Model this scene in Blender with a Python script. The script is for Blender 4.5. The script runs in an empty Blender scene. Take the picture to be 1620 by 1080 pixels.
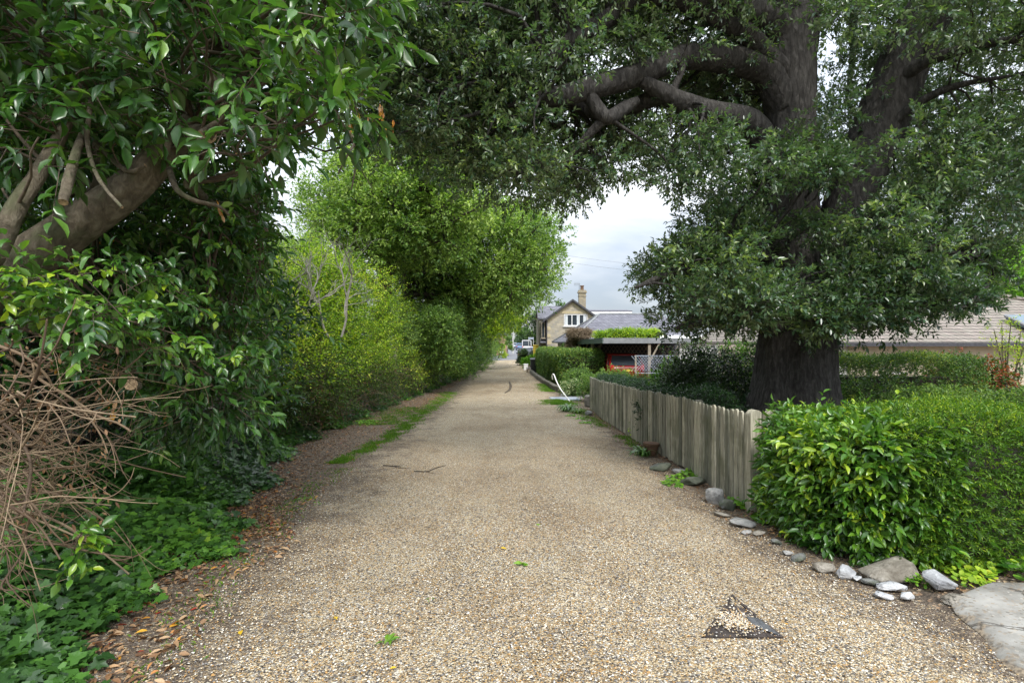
import bpy, math
import numpy as np
from mathutils import Vector

sc = bpy.context.scene
R = math.radians
# ------------------------------------------------------------------ camera
EYE = 1.6
FPX, CX, CY = 810.0, 810.0, 540.0
cam_d = bpy.data.cameras.new('camera')
cam = bpy.data.objects.new('camera', cam_d)
sc.collection.objects.link(cam)
cam.location = (0, 0, EYE)
cam.rotation_euler = (R(90), 0, 0)
cam_d.sensor_width = 36
cam_d.lens = 18.0
cam_d.clip_start = 0.05
cam_d.clip_end = 3000
sc.camera = cam
# ------------------------------------------------------------------ sky
SUN_EL, SUN_AZ = 50.0, 168.0      # azimuth clockwise from +Y: behind the camera
w = bpy.data.worlds.new('World')
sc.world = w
w.use_nodes = True
nt = w.node_tree
nt.nodes.clear()
def nn(t, typ, **kw):
    n = t.nodes.new(typ)
    for k, v in kw.items():
        setattr(n, k, v)
    return n
out = nn(nt, 'ShaderNodeOutputWorld')
bg = nn(nt, 'ShaderNodeBackground')
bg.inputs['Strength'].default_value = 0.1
sky = nn(nt, 'ShaderNodeTexSky', sky_type='NISHITA')
sky.sun_disc = False
sky.sun_elevation = R(SUN_EL)
sky.sun_rotation = R(SUN_AZ)
tc = nn(nt, 'ShaderNodeTexCoord')
sep = nn(nt, 'ShaderNodeSeparateXYZ')
nt.links.new(tc.outputs['Generated'], sep.inputs[0])
mp = nn(nt, 'ShaderNodeMapping')
mp.inputs['Scale'].default_value = (1.0, 1.0, 3.6)
mp.inputs['Location'].default_value = (0.35, 0.0, 0.2)
nt.links.new(tc.outputs['Generated'], mp.inputs[0])
noi = nn(nt, 'ShaderNodeTexNoise')
noi.inputs['Scale'].default_value = 2.3
noi.inputs['Detail'].default_value = 7
noi.inputs['Roughness'].default_value = 0.52
noi.inputs['Distortion'].default_value = 0.35
nt.links.new(mp.outputs[0], noi.inputs['Vector'])
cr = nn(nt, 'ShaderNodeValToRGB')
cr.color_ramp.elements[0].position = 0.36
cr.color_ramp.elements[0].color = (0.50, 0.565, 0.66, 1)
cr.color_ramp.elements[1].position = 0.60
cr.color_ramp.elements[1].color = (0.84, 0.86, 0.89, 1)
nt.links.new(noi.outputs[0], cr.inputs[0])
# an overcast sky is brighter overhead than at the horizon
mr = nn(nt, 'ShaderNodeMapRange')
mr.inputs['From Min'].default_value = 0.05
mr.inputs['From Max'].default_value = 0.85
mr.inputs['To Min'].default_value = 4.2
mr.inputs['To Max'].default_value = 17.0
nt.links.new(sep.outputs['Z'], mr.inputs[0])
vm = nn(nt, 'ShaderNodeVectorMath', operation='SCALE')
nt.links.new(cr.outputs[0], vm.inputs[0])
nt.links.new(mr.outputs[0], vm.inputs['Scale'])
mx = nn(nt, 'ShaderNodeMix', data_type='RGBA')
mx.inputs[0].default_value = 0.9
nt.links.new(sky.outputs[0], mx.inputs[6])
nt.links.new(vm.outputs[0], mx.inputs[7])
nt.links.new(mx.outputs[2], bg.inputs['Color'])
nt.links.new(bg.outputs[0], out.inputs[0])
# ------------------------------------------------------------------ sun
sd = bpy.data.lights.new('sun', 'SUN')
sd.energy = 1.5
sd.angle = R(14)
sd.color = (1.0, 0.965, 0.91)
so = bpy.data.objects.new('sun', sd)
sc.collection.objects.link(so)
a_, e_ = R(SUN_AZ), R(SUN_EL)
sdir = Vector((math.sin(a_) * math.cos(e_), math.cos(a_) * math.cos(e_), math.sin(e_)))
so.rotation_euler = sdir.to_track_quat('Z', 'Y').to_euler()
# ------------------------------------------------------------------ exposure
sc.view_settings.view_transform = 'Standard'
sc.view_settings.look = 'None'
sc.view_settings.gamma = 1.0
sc.view_settings.exposure = 1.2
sc.cycles.max_bounces = 8
sc.cycles.diffuse_bounces = 5
sc.cycles.glossy_bounces = 2
sc.cycles.transmission_bounces = 5
sc.cycles.use_denoising = True
sc.cycles.sample_clamp_indirect = 6.0

# ================================================================== helpers
def sstep(a, b, x):
    t = np.clip((np.asarray(x, float) - a) / (b - a), 0, 1)
    return t * t * (3 - 2 * t)

_py = np.arange(-130, 1600, .5)
_pz = np.interp(_py, [-130, 0, 14, 20, 26, 34, 45, 60, 80, 120, 200, 400, 1600], [5.2, 0, -.56, -.765, -.89, -.95, -.92, -.80, -.60, -.25, .1, .3, .3])
_pz = np.convolve(np.pad(_pz, 5, mode='edge'), np.ones(11) / 11, 'valid')
def prof(y):
    """the lane falls gently away from the camera, then rises to the road"""
    return np.interp(y, _py, _pz)

def zt(x, y):
    """height of the ground"""
    x = np.asarray(x, float); y = np.asarray(y, float)
    z = prof(y)
    z = z + 0.35 * sstep(-4.4, -7.5, x) + 0.06 * sstep(2.6, 3.6, x)
    z = z + 0.42 * sstep(3.2, 4.6, x) * sstep(13, 20, y) * sstep(44, 34, y)
    z = z + 0.02 * np.sin(x * 1.3 + y * .7) * np.sin(y * .9 - x * .4)
    return z

def P(px, py, Y):
    return np.array([(px - CX) / FPX * Y, Y, EYE - (py - CY) / FPX * Y])

def G(px, py):
    """the ground point seen at a pixel"""
    Y = 10.0
    for _ in range(60):
        Y = 0.5 * Y + 0.5 * FPX * (EYE - float(zt((px - CX) / FPX * Y, Y))) / (py - CY)
    x = (px - CX) / FPX * Y
    return np.array([x, Y, float(zt(x, Y))])

def proj(p):
    p = np.asarray(p)
    return np.stack([CX + FPX * p[..., 0] / p[..., 1], CY - FPX * (p[..., 2] - EYE) / p[..., 1]], -1)

def inpoly(pts, poly):
    x, y = pts[..., 0], pts[..., 1]
    c = np.zeros(x.shape, bool)
    n = len(poly)
    for i in range(n):
        x1, y1 = poly[i]; x2, y2 = poly[(i + 1) % n]
        if y1 == y2: continue
        c ^= ((y1 > y) != (y2 > y)) & (x < (x2 - x1) * (y - y1) / (y2 - y1) + x1)
    return c

def nrm(v):
    return v / np.maximum(np.linalg.norm(v, axis=-1, keepdims=True), 1e-9)

def link(o):
    sc.collection.objects.link(o)
    return o

def tag(o, label=None, cat=None, group=None, kind=None):
    if label: o['label'] = label
    if cat: o['category'] = cat
    if group: o['group'] = group
    if kind: o['kind'] = kind
    return o

def thing(name, loc, label, cat, group=None):
    o = bpy.data.objects.new(name, None)
    o.empty_display_size = 0.2
    o.location = [float(c) for c in loc]
    link(o)
    return tag(o, label, cat, group)

def wloc(o):
    l = np.array(o.location)
    while o.parent:
        o = o.parent
        l = l + np.array(o.location)
    return l

class Geo:
    """collects triangles in world coordinates; build() links them as ONE mesh object"""
    def __init__(s):
        s.V, s.F, s.M, s.A, s.S, s.n = [], [], [], [], [], 0
    def add(s, V, F, m=0, rnd=0.5, smooth=False):
        V = np.asarray(V, float).reshape(-1, 3); F = np.asarray(F, np.int64).reshape(-1, 3)
        s.V.append(V); s.F.append(F + s.n); s.n += len(V)
        s.M.append(np.full(len(F), m, np.int32))
        s.A.append(np.broadcast_to(np.asarray(rnd, np.float32), (len(F),)).copy())
        s.S.append(np.full(len(F), smooth, bool))
        return s
    def build(s, name, mats, parent=None, origin=None, verta=None):
        V = np.concatenate(s.V); F = np.concatenate(s.F)
        if not isinstance(mats, (list, tuple)): mats = [mats]
        me = bpy.data.meshes.new(name)
        if parent is not None:
            org = wloc(parent)
        elif origin is not None:
            org = np.array(origin, float)
        else:
            org = np.array([V[:, 0].mean(), V[:, 1].mean(), V[:, 2].min()])
        V = V - org
        me.vertices.add(len(V)); me.vertices.foreach_set('co', V.astype(np.float32).ravel())
        me.loops.add(len(F) * 3); me.loops.foreach_set('vertex_index', F.astype(np.int32).ravel())
        me.polygons.add(len(F))
        me.polygons.foreach_set('loop_start', np.arange(0, len(F) * 3, 3, dtype=np.int32))
        me.polygons.foreach_set('loop_total', np.full(len(F), 3, np.int32))
        me.polygons.foreach_set('material_index', np.concatenate(s.M))
        me.polygons.foreach_set('use_smooth', np.concatenate(s.S))
        at = me.attributes.new('rnd', 'FLOAT', 'FACE'); at.data.foreach_set('value', np.concatenate(s.A))
        if verta is not None:
            for k, v in verta.items():
                at = me.attributes.new(k, 'FLOAT', 'POINT'); at.data.foreach_set('value', v.astype(np.float32))
        for m in mats: me.materials.append(m)
        me.update(calc_edges=True)
        o = link(bpy.data.objects.new(name, me))
        if parent is not None: o.parent = parent
        else: o.location = org
        return o
    # ---- simple solids
    def poly(s, pts, m=0, rnd=.5):
        pts = np.asarray(pts, float); n = len(pts)
        return s.add(pts, [(0, i, i + 1) for i in range(1, n - 1)], m, rnd)
    def box(s, c, size, rz=0.0, m=0, rnd=.5, rx=0.0, ry=0.0, bev=0.0):
        hx, hy, hz = np.array(size, float) / 2
        if bev > 0:
            b = min(bev, hx * .9, hy * .9, hz * .9)
            pts = []
            for sx in (-1, 1):
                for sy in (-1, 1):
                    for sz in (-1, 1):
                        pts += [(sx * hx, sy * (hy - b), sz * (hz - b)), (sx * (hx - b), sy * hy, sz * (hz - b)), (sx * (hx - b), sy * (hy - b), sz * hz)]
            V = np.array(pts); F = hull(V)
        else:
            V = np.array([(x, y, z) for x in (-hx, hx) for y in (-hy, hy) for z in (-hz, hz)])
            F = [(0, 1, 3), (0, 3, 2), (4, 6, 7), (4, 7, 5), (0, 4, 5), (0, 5, 1), (2, 3, 7), (2, 7, 6), (0, 2, 6), (0, 6, 4), (1, 5, 7), (1, 7, 3)]
        V = V @ rot(rx, ry, rz).T + np.array(c, float)
        return s.add(V, F, m, rnd)
    def prism(s, poly2, z0, z1, m=0, rnd=.5):
        """vertical prism on a convex footprint"""
        n = len(poly2); p = np.array(poly2, float)
        V = np.concatenate([np.c_[p, np.full(n, z0) if np.isscalar(z0) else z0], np.c_[p, np.full(n, z1) if np.isscalar(z1) else z1]])
        F = [(0, i + 1, i) for i in range(1, n - 1)] + [(n, n + i, n + i + 1) for i in range(1, n - 1)]
        for i in range(n):
            j = (i + 1) % n
            F += [(i, j, n + j), (i, n + j, n + i)]
        return s.add(V, F, m, rnd)
    def plate(s, pts, d, m=0, rnd=.5):
        """a flat polygon given thickness along d"""
        p = np.array(pts, float); n = len(p); V = np.concatenate([p, p + np.array(d, float)])
        F = [(0, i, i + 1) for i in range(1, n - 1)] + [(n, n + i + 1, n + i) for i in range(1, n - 1)]
        for i in range(n):
            j = (i + 1) % n
            F += [(i, n + j, j), (i, n + i, n + j)]
        return s.add(V, F, m, rnd)
    def tube(s, pts, rad, sides=8, m=0, sub=4, rnd=.5, cap=True, wob=0.0, rng=None, ridge=None, capm=None):
        pts = np.array(pts, float); rad = np.array(rad, float) if not np.isscalar(rad) else np.full(len(pts), rad)
        if sub > 1 and len(pts) > 2: pts, rad = spline(pts, rad, sub)
        n = len(pts)
        T = nrm(np.gradient(pts, axis=0))
        ref = np.array([0, 0, 1.0]) if abs(T[0, 2]) < .8 else np.array([1.0, 0, 0])
        U = np.zeros_like(T); u = ref
        for i in range(n):
            u = u - T[i] * (u @ T[i]); u = u / max(np.linalg.norm(u), 1e-9); U[i] = u
        W = np.cross(T, U)
        a = np.linspace(0, 2 * np.pi, sides, endpoint=False)
        rr = rad[:, None] * np.ones(sides)
        if ridge is not None: rr = rr * ridge(np.arange(n)[:, None] / (n - 1), a[None, :])
        if wob > 0 and rng is not None: rr = rr * (1 + wob * rng.standard_normal((n, sides)))
        V = pts[:, None] + rr[..., None] * (np.cos(a)[None, :, None] * U[:, None] + np.sin(a)[None, :, None] * W[:, None])
        i, j = np.meshgrid(np.arange(n - 1), np.arange(sides), indexing='ij'); jn = (j + 1) % sides
        A, B, C_, D = i * sides + j, i * sides + jn, (i + 1) * sides + jn, (i + 1) * sides + j
        F = np.concatenate([np.stack([A, B, C_], -1).reshape(-1, 3), np.stack([A, C_, D], -1).reshape(-1, 3)])
        s.add(V, F, m, rnd, True)
        if cap:
            for k, fl in ((0, True), (n - 1, False)):
                ring = V.reshape(n, sides, 3)[k]
                f = [(0, q, q + 1) for q in range(1, sides - 1)]
                if fl: f = [t[::-1] for t in f]
                s.add(ring, f, m if capm is None else capm, rnd)
        return s

def hull(V):
    import bmesh
    bm = bmesh.new()
    vs = [bm.verts.new(v) for v in V]
    r = bmesh.ops.convex_hull(bm, input=vs)
    bmesh.ops.triangulate(bm, faces=bm.faces[:])
    bm.verts.index_update()
    F = [[v.index for v in f.verts] for f in bm.faces]
    bm.free()
    return F

def rot(rx, ry, rz):
    cx, sx, cy, sy, cz, sz = math.cos(rx), math.sin(rx), math.cos(ry), math.sin(ry), math.cos(rz), math.sin(rz)
    X = np.array([[1, 0, 0], [0, cx, -sx], [0, sx, cx]]); Y = np.array([[cy, 0, sy], [0, 1, 0], [-sy, 0, cy]]); Z = np.array([[cz, -sz, 0], [sz, cz, 0], [0, 0, 1]])
    return Z @ Y @ X

def spline(pts, rad, sub):
    p = np.concatenate([[2 * pts[0] - pts[1]], pts, [2 * pts[-1] - pts[-2]]]); q = []; r = []
    for i in range(1, len(p) - 2):
        for t in np.arange(sub) / sub:
            a, b, c, d = p[i - 1], p[i], p[i + 1], p[i + 2]
            q.append(.5 * ((2 * b) + (c - a) * t + (2 * a - 5 * b + 4 * c - d) * t * t + (3 * b - a - 3 * c + d) * t ** 3))
            r.append(rad[i - 1] * (1 - t) + rad[i] * t)
    q.append(pts[-1]); r.append(rad[-1])
    return np.array(q), np.array(r)

# ================================================================== leaves
T_FOLD = (np.array([(0, 0, 0), (.45, .5, .10), (.45, -.5, .10), (1, 0, -.08)]), np.array([(0, 2, 3), (0, 3, 1)]))
_v = [(0, 0, 0), (.22, 0, -.03), (.55, 0, -.05), (.82, 0, -.10), (1, 0, -.20)]
_l = [(.2, .34, .07), (.5, .5, .08), (.8, .27, -.02)]
T_LAUREL = (np.array(_v + _l + [(x, -y, z) for x, y, z in _l]),
            np.array([(0, 1, 5), (1, 6, 5), (1, 2, 6), (2, 7, 6), (2, 3, 7), (3, 4, 7), (0, 8, 1), (1, 8, 9), (1, 9, 2), (2, 9, 10), (2, 10, 3), (3, 10, 4)]))
_o = [(0, 0, 0), (-.14, .26, .02), (.1, .54, .0), (.36, .3, .04), (.60, .36, 0), (.68, .15, .03), (1, 0, -.06), (.68, -.15, .03), (.60, -.36, 0), (.36, -.3, .04), (.1, -.54, 0), (-.14, -.26, .02)]
T_IVY = (np.array([(.36, 0, -.03)] + _o), np.array([(0, 1 + (i + 1) % 12, 1 + i) for i in range(12)]))
_r = [(math.cos(t) * .5 + .5, math.sin(t) * .5, .05 * math.cos(2 * t)) for t in np.linspace(0, 2 * math.pi, 8, endpoint=False)]
T_ROUND = (np.array([(.5, 0, -.06)] + _r), np.array([(0, 1 + i, 1 + (i + 1) % 8) for i in range(8)]))

def leaves(geo, pos, x, zref, length, width, tmpl, rng, rnd, m=0, smooth=True):
    """one leaf per row: base at pos, along x, face towards zref"""
    n = len(pos)
    x = nrm(x); z = nrm(zref - x * np.sum(zref * x, -1, keepdims=True)); y = np.cross(z, x)
    tv, tf = tmpl
    L = np.broadcast_to(length, (n,))[:, None, None]; W = np.broadcast_to(width, (n,))[:, None, None]
    V = pos[:, None] + x[:, None] * (tv[None, :, 0:1] * L) + y[:, None] * (tv[None, :, 1:2] * W) + z[:, None] * (tv[None, :, 2:3] * L)
    F = (np.arange(n)[:, None, None] * len(tv) + tf[None]).reshape(-1, 3)
    geo.add(V, F, m, np.repeat(rnd, len(tf)), smooth)

def sprays(geo, rng, Pn, D, L, m, leaf, width, tmpl, ang=1.0, droop=.15, up=.9, twig=0.0, twm=1, tone=None, tonevar=.35):
    """n leafy shoots: m leaves spiralling round each, and the thin shoot itself"""
    n = len(Pn); D = nrm(D)
    ref = np.where(np.abs(D[:, 2:3]) > .9, [[1.0, 0, 0]], [[0, 0, 1.0]])
    U = nrm(np.cross(D, ref)); W = np.cross(D, U)
    t = (np.arange(m)[None] + .5 + rng.uniform(-.3, .3, (n, m))) / m
    t = .12 + .9 * t
    az = np.arange(m)[None] * 2.4 + rng.uniform(0, 6.28, (n, 1)) + rng.normal(0, .35, (n, m))
    rad = np.cos(az)[..., None] * U[:, None] + np.sin(az)[..., None] * W[:, None]
    an = ang * (1.1 - .6 * t) + rng.normal(0, .15, (n, m))
    x = D[:, None] * np.cos(an)[..., None] + rad * np.sin(an)[..., None]
    x[..., 2] -= droop * rng.uniform(.2, 1.6, (n, m))
    pos = Pn[:, None] + D[:, None] * (L[:, None] * t)[..., None]
    pos[..., 2] -= droop * .35 * (L[:, None] * t * t)
    z = rng.normal(0, .38, (n, m, 3)) + D[:, None] * .25 - rad * .1
    z[..., 2] += up
    if tone is None: tone = rng.uniform(.15, .85, n)
    r = np.clip(tone[:, None] + tonevar * rng.uniform(-1, 1, (n, m)), 0, 1)
    ll = leaf * rng.uniform(.6, 1.15, (n, m)).ravel()
    leaves(geo, pos.reshape(-1, 3), x.reshape(-1, 3), z.reshape(-1, 3), ll, ll * width * rng.uniform(.8, 1.15, len(ll)), tmpl, rng, r.ravel())
    if twig > 0:
        p0, p1 = Pn - D * L[:, None] * .25, Pn + D * L[:, None] * .95
        p1[:, 2] -= droop * .32 * L
        sticks(geo, p0, p1, twig, twm)

def sticks(geo, p0, p1, r, m=1, r1=None, rnd=.5):
    n = len(p0); D = nrm(p1 - p0)
    ref = np.where(np.abs(D[:, 2:3]) > .9, [[1.0, 0, 0]], [[0, 0, 1.0]])
    U = nrm(np.cross(D, ref)); W = np.cross(D, U)
    r = np.broadcast_to(r, (n,))[:, None]; r1 = r * .5 if r1 is None else np.broadcast_to(r1, (n,))[:, None]
    V = []
    for a in (0, 2.094, 4.189):
        V.append(p0 + (math.cos(a) * U + math.sin(a) * W) * r)
    for a in (0, 2.094, 4.189):
        V.append(p1 + (math.cos(a) * U + math.sin(a) * W) * r1)
    V = np.stack(V, 1)
    f = np.array([(0, 1, 4), (0, 4, 3), (1, 2, 5), (1, 5, 4), (2, 0, 3), (2, 3, 5)])
    F = (np.arange(n)[:, None, None] * 6 + f[None]).reshape(-1, 3)
    geo.add(V, F, m, rnd, True)

def sph(rng, n):
    return nrm(rng.standard_normal((n, 3)))

def crown(geo, rng, C, rad, per, m, leaf, width, tmpl, slen=.3, flat=.8, bias=(0, 0, 0), shell=.45, keep=None, **kw):
    """clumps of leafy shoots round the centres C"""
    C = np.asarray(C); n = len(C); rad = np.broadcast_to(rad, (n,))
    d = sph(rng, n * per); ci = np.repeat(np.arange(n), per)
    rr = rad[ci] * rng.uniform(shell, 1.0, n * per) * (1 + .16 * rng.exponential(1, n * per) * (rng.random(n * per) < .35))
    pos = C[ci] + d * rr[:, None] * np.array([1, 1, flat])
    tone = np.clip(rng.uniform(.2, .8, n)[ci] + rng.normal(0, .12, n * per), 0, 1)
    if keep is not None:
        k = keep(pos); pos, d, tone, ci = pos[k], d[k], tone[k], ci[k]
    D = d * .8 + rng.normal(0, .45, d.shape) + np.array(bias)
    sprays(geo, rng, pos, D, slen * rng.uniform(.6, 1.3, len(pos)), m, leaf, width, tmpl, tone=tone, **kw)

def clumps_px(rng, poly, n, depth, grow=0):
    """n points in the volume seen through an outline, at real depths"""
    poly = np.array(poly, float); lo, hi = poly.min(0), poly.max(0)
    outp = []
    c = 0
    while c < n:
        q = rng.uniform(lo, hi, (n * 2, 2)); q = q[inpoly(q, poly)]
        outp.append(q); c += len(q)
    q = np.concatenate(outp)[:n]
    Y = depth(q[:, 0], q[:, 1]) if callable(depth) else rng.uniform(depth[0], depth[1], n)
    return np.stack([(q[:, 0] - CX) / FPX * Y, Y, EYE - (q[:, 1] - CY) / FPX * Y], -1)

def boughs(geo, rng, C, skel, r0=.03, r1=.008, m=0, sides=5, pull=None, sag=.1):
    """a bent bough from the nearest point of the skeleton to each clump"""
    skel = np.asarray(skel)
    for c in C:
        d = np.linalg.norm(skel - c, axis=1)
        k = int(np.argmin(d + rng.uniform(0, .5, len(d))))
        s = skel[k]; L = np.linalg.norm(c - s)
        if L < .15: continue
        mid = (s + c) / 2 + rng.normal(0, .08 * L, 3); mid[2] += sag * L
        q = s * .25 + mid * .75 + rng.normal(0, .04 * L, 3)
        f = min(1.6, .5 + L * .35)
        geo.tube([s, q, (mid + c) / 2 + rng.normal(0, .05 * L, 3), c], [r0 * f, r0 * f * .7, (r0 + r1) * .5 * f * .8, r1], sides, m, sub=2, cap=False)

def skel_of(paths, step=.15):
    o = []
    for p in paths:
        p = np.array(p, float)
        for a, b in zip(p[:-1], p[1:]):
            k = max(2, int(np.linalg.norm(b - a) / step))
            o += [a + (b - a) * t for t in np.linspace(0, 1, k)]
    return np.array(o)

# ================================================================== materials
def newmat(name):
    m = bpy.data.materials.new(name); m.use_nodes = True
    t = m.node_tree; t.nodes.clear()
    o = nn(t, 'ShaderNodeOutputMaterial'); b = nn(t, 'ShaderNodeBsdfPrincipled')
    t.links.new(b.outputs[0], o.inputs[0])
    return m, t, b, o

def ramp(t, stops, src, interp='LINEAR'):
    c = nn(t, 'ShaderNodeValToRGB'); c.color_ramp.interpolation = interp
    e = c.color_ramp.elements
    while len(e) < len(stops): e.new(.5)
    for k, (p, col) in enumerate(stops):
        e[k].position = p; e[k].color = (*col, 1)
    t.links.new(src, c.inputs[0])
    return c.outputs[0]

def coords(t, scale=(1, 1, 1), kind='Object', loc=(0, 0, 0), rotz=0):
    c = nn(t, 'ShaderNodeTexCoord'); m = nn(t, 'ShaderNodeMapping')
    m.inputs['Scale'].default_value = scale; m.inputs['Location'].default_value = loc
    m.inputs['Rotation'].default_value = (0, 0, rotz)
    t.links.new(c.outputs[kind], m.inputs[0])
    return m.outputs[0]

def noise(t, vec, scale, detail=4, rough=.55, dist=0):
    n = nn(t, 'ShaderNodeTexNoise')
    n.inputs['Scale'].default_value = scale; n.inputs['Detail'].default_value = detail
    n.inputs['Roughness'].default_value = rough; n.inputs['Distortion'].default_value = dist
    t.links.new(vec, n.inputs['Vector'])
    return n.outputs[0]

def voro(t, vec, scale, feat='F1', rand=1.0):
    n = nn(t, 'ShaderNodeTexVoronoi', feature=feat); n.inputs['Scale'].default_value = scale
    n.inputs['Randomness'].default_value = rand
    t.links.new(vec, n.inputs['Vector'])
    return n

def mixc(t, f, a, b, mode='MIX'):
    n = nn(t, 'ShaderNodeMix', data_type='RGBA', blend_type=mode)
    for k, v in ((0, f), (6, a), (7, b)):
        if isinstance(v, (int, float)): n.inputs[k].default_value = v
        elif isinstance(v, tuple): n.inputs[k].default_value = (*v, 1)
        else: t.links.new(v, n.inputs[k])
    return n.outputs[2]

def mth(t, op, a, b=0.0, c=None):
    n = nn(t, 'ShaderNodeMath', operation=op)
    for k, v in enumerate((a, b) if c is None else (a, b, c)):
        if isinstance(v, (int, float)): n.inputs[k].default_value = v
        else: t.links.new(v, n.inputs[k])
    return n.outputs[0]

def mrange(t, v, a, b, c=0, d=1):
    n = nn(t, 'ShaderNodeMapRange', interpolation_type='SMOOTHSTEP')
    n.inputs[1].default_value = a; n.inputs[2].default_value = b; n.inputs[3].default_value = c; n.inputs[4].default_value = d
    t.links.new(v, n.inputs[0])
    return n.outputs[0]

def bump(t, b, h, strength=.5, dist=.02, prev=None):
    n = nn(t, 'ShaderNodeBump'); n.inputs['Strength'].default_value = strength; n.inputs['Distance'].default_value = dist
    t.links.new(h, n.inputs['Height'])
    if prev is not None: t.links.new(prev, n.inputs['Normal'])
    t.links.new(n.outputs[0], b.inputs['Normal'])
    return n.outputs[0]

def attr(t, name):
    a = nn(t, 'ShaderNodeAttribute'); a.attribute_name = name
    return a.outputs['Fac']

def leafmat(name, stops, rough=.4, spec=.5, trans=.3, back=None, tcol=(1.5, 1.7, .7)):
    m, t, b, o = newmat(name)
    col = ramp(t, stops, attr(t, 'rnd'))
    bl = noise(t, coords(t), 60, 2)
    col = mixc(t, mrange(t, bl, .35, .7, 0, .35), col, mixc(t, 1.0, col, (.62, .7, .5), 'MULTIPLY'))
    c2 = col
    if back is not None:
        g = nn(t, 'ShaderNodeNewGeometry')
        c2 = mixc(t, g.outputs['Backfacing'], col, back)
    t.links.new(c2, b.inputs['Base Color'])
    b.inputs['Roughness'].default_value = rough
    b.inputs['Specular IOR Level'].default_value = spec
    tr = nn(t, 'ShaderNodeBsdfTranslucent')
    t.links.new(mixc(t, 1.0, col, tcol, 'MULTIPLY'), tr.inputs[0])
    ms = nn(t, 'ShaderNodeMixShader'); ms.inputs[0].default_value = trans
    t.links.new(b.outputs[0], ms.inputs[1]); t.links.new(tr.outputs[0], ms.inputs[2]); t.links.new(ms.outputs[0], o.inputs[0])
    return m

def plain(name, col, rough=.7, var=.15, scale=12, metal=0, spec=.5, bmp=0.0, bs=40):
    m, t, b, o = newmat(name)
    v = coords(t)
    n = noise(t, v, scale, 5)
    dark = tuple(c * (1 - var * 1.6) for c in col); lite = tuple(min(1, c * (1 + var)) for c in col)
    t.links.new(ramp(t, [(.3, dark), (.7, lite)], n), b.inputs['Base Color'])
    b.inputs['Roughness'].default_value = rough; b.inputs['Metallic'].default_value = metal
    b.inputs['Specular IOR Level'].default_value = spec
    if bmp: bump(t, b, noise(t, v, bs, 4), bmp, .01)
    return m

def barkmat(name, dark, mid, lite, vs=(9, 9, 2.2), bs=.9, bd=.03, moss=None):
    m, t, b, o = newmat(name)
    v = coords(t, vs)
    n1 = noise(t, v, 2.2, 8, .65, .6); w1 = voro(t, v, 1.6, 'F1').outputs['Distance']
    h = mth(t, 'ADD', mth(t, 'MULTIPLY', w1, .7), n1)
    col = ramp(t, [(.25, dark), (.5, mid), (.8, lite)], n1)
    if moss:
        col = mixc(t, mrange(t, noise(t, coords(t), 3.0, 4), .5, .62, 0, .6), col, moss)
    t.links.new(col, b.inputs['Base Color'])
    b.inputs['Roughness'].default_value = .9; b.inputs['Specular IOR Level'].default_value = .25
    bump(t, b, h, bs, bd)
    return m

Mt = {}
# ---- ground and stones
def gravel_color(t, v):
    a = voro(t, v, 92); b2 = voro(t, v, 140)
    stops = [(0, (.06, .053, .046)), (.10, (.17, .155, .135)), (.20, (.37, .27, .145)), (.36, (.54, .435, .27)), (.54, (.42, .255, .095)),
             (.63, (.62, .54, .40)), (.77, (.25, .24, .235)), (.87, (.76, .72, .62)), (.95, (.47, .33, .165))]
    s1 = nn(t, 'ShaderNodeSeparateColor'); t.links.new(a.outputs['Color'], s1.inputs[0])
    s2 = nn(t, 'ShaderNodeSeparateColor'); t.links.new(b2.outputs['Color'], s2.inputs[0])
    c1 = ramp(t, stops, s1.outputs[0], 'CONSTANT'); c2 = ramp(t, stops, s2.outputs[1], 'CONSTANT')
    sel = mth(t, 'GREATER_THAN', s1.outputs[2], .55)
    c = mixc(t, sel, c1, c2)
    h = mth(t, 'SUBTRACT', 1.0, mth(t, 'MULTIPLY', a.outputs['Distance'], 1.3))
    return c, h, a

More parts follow.
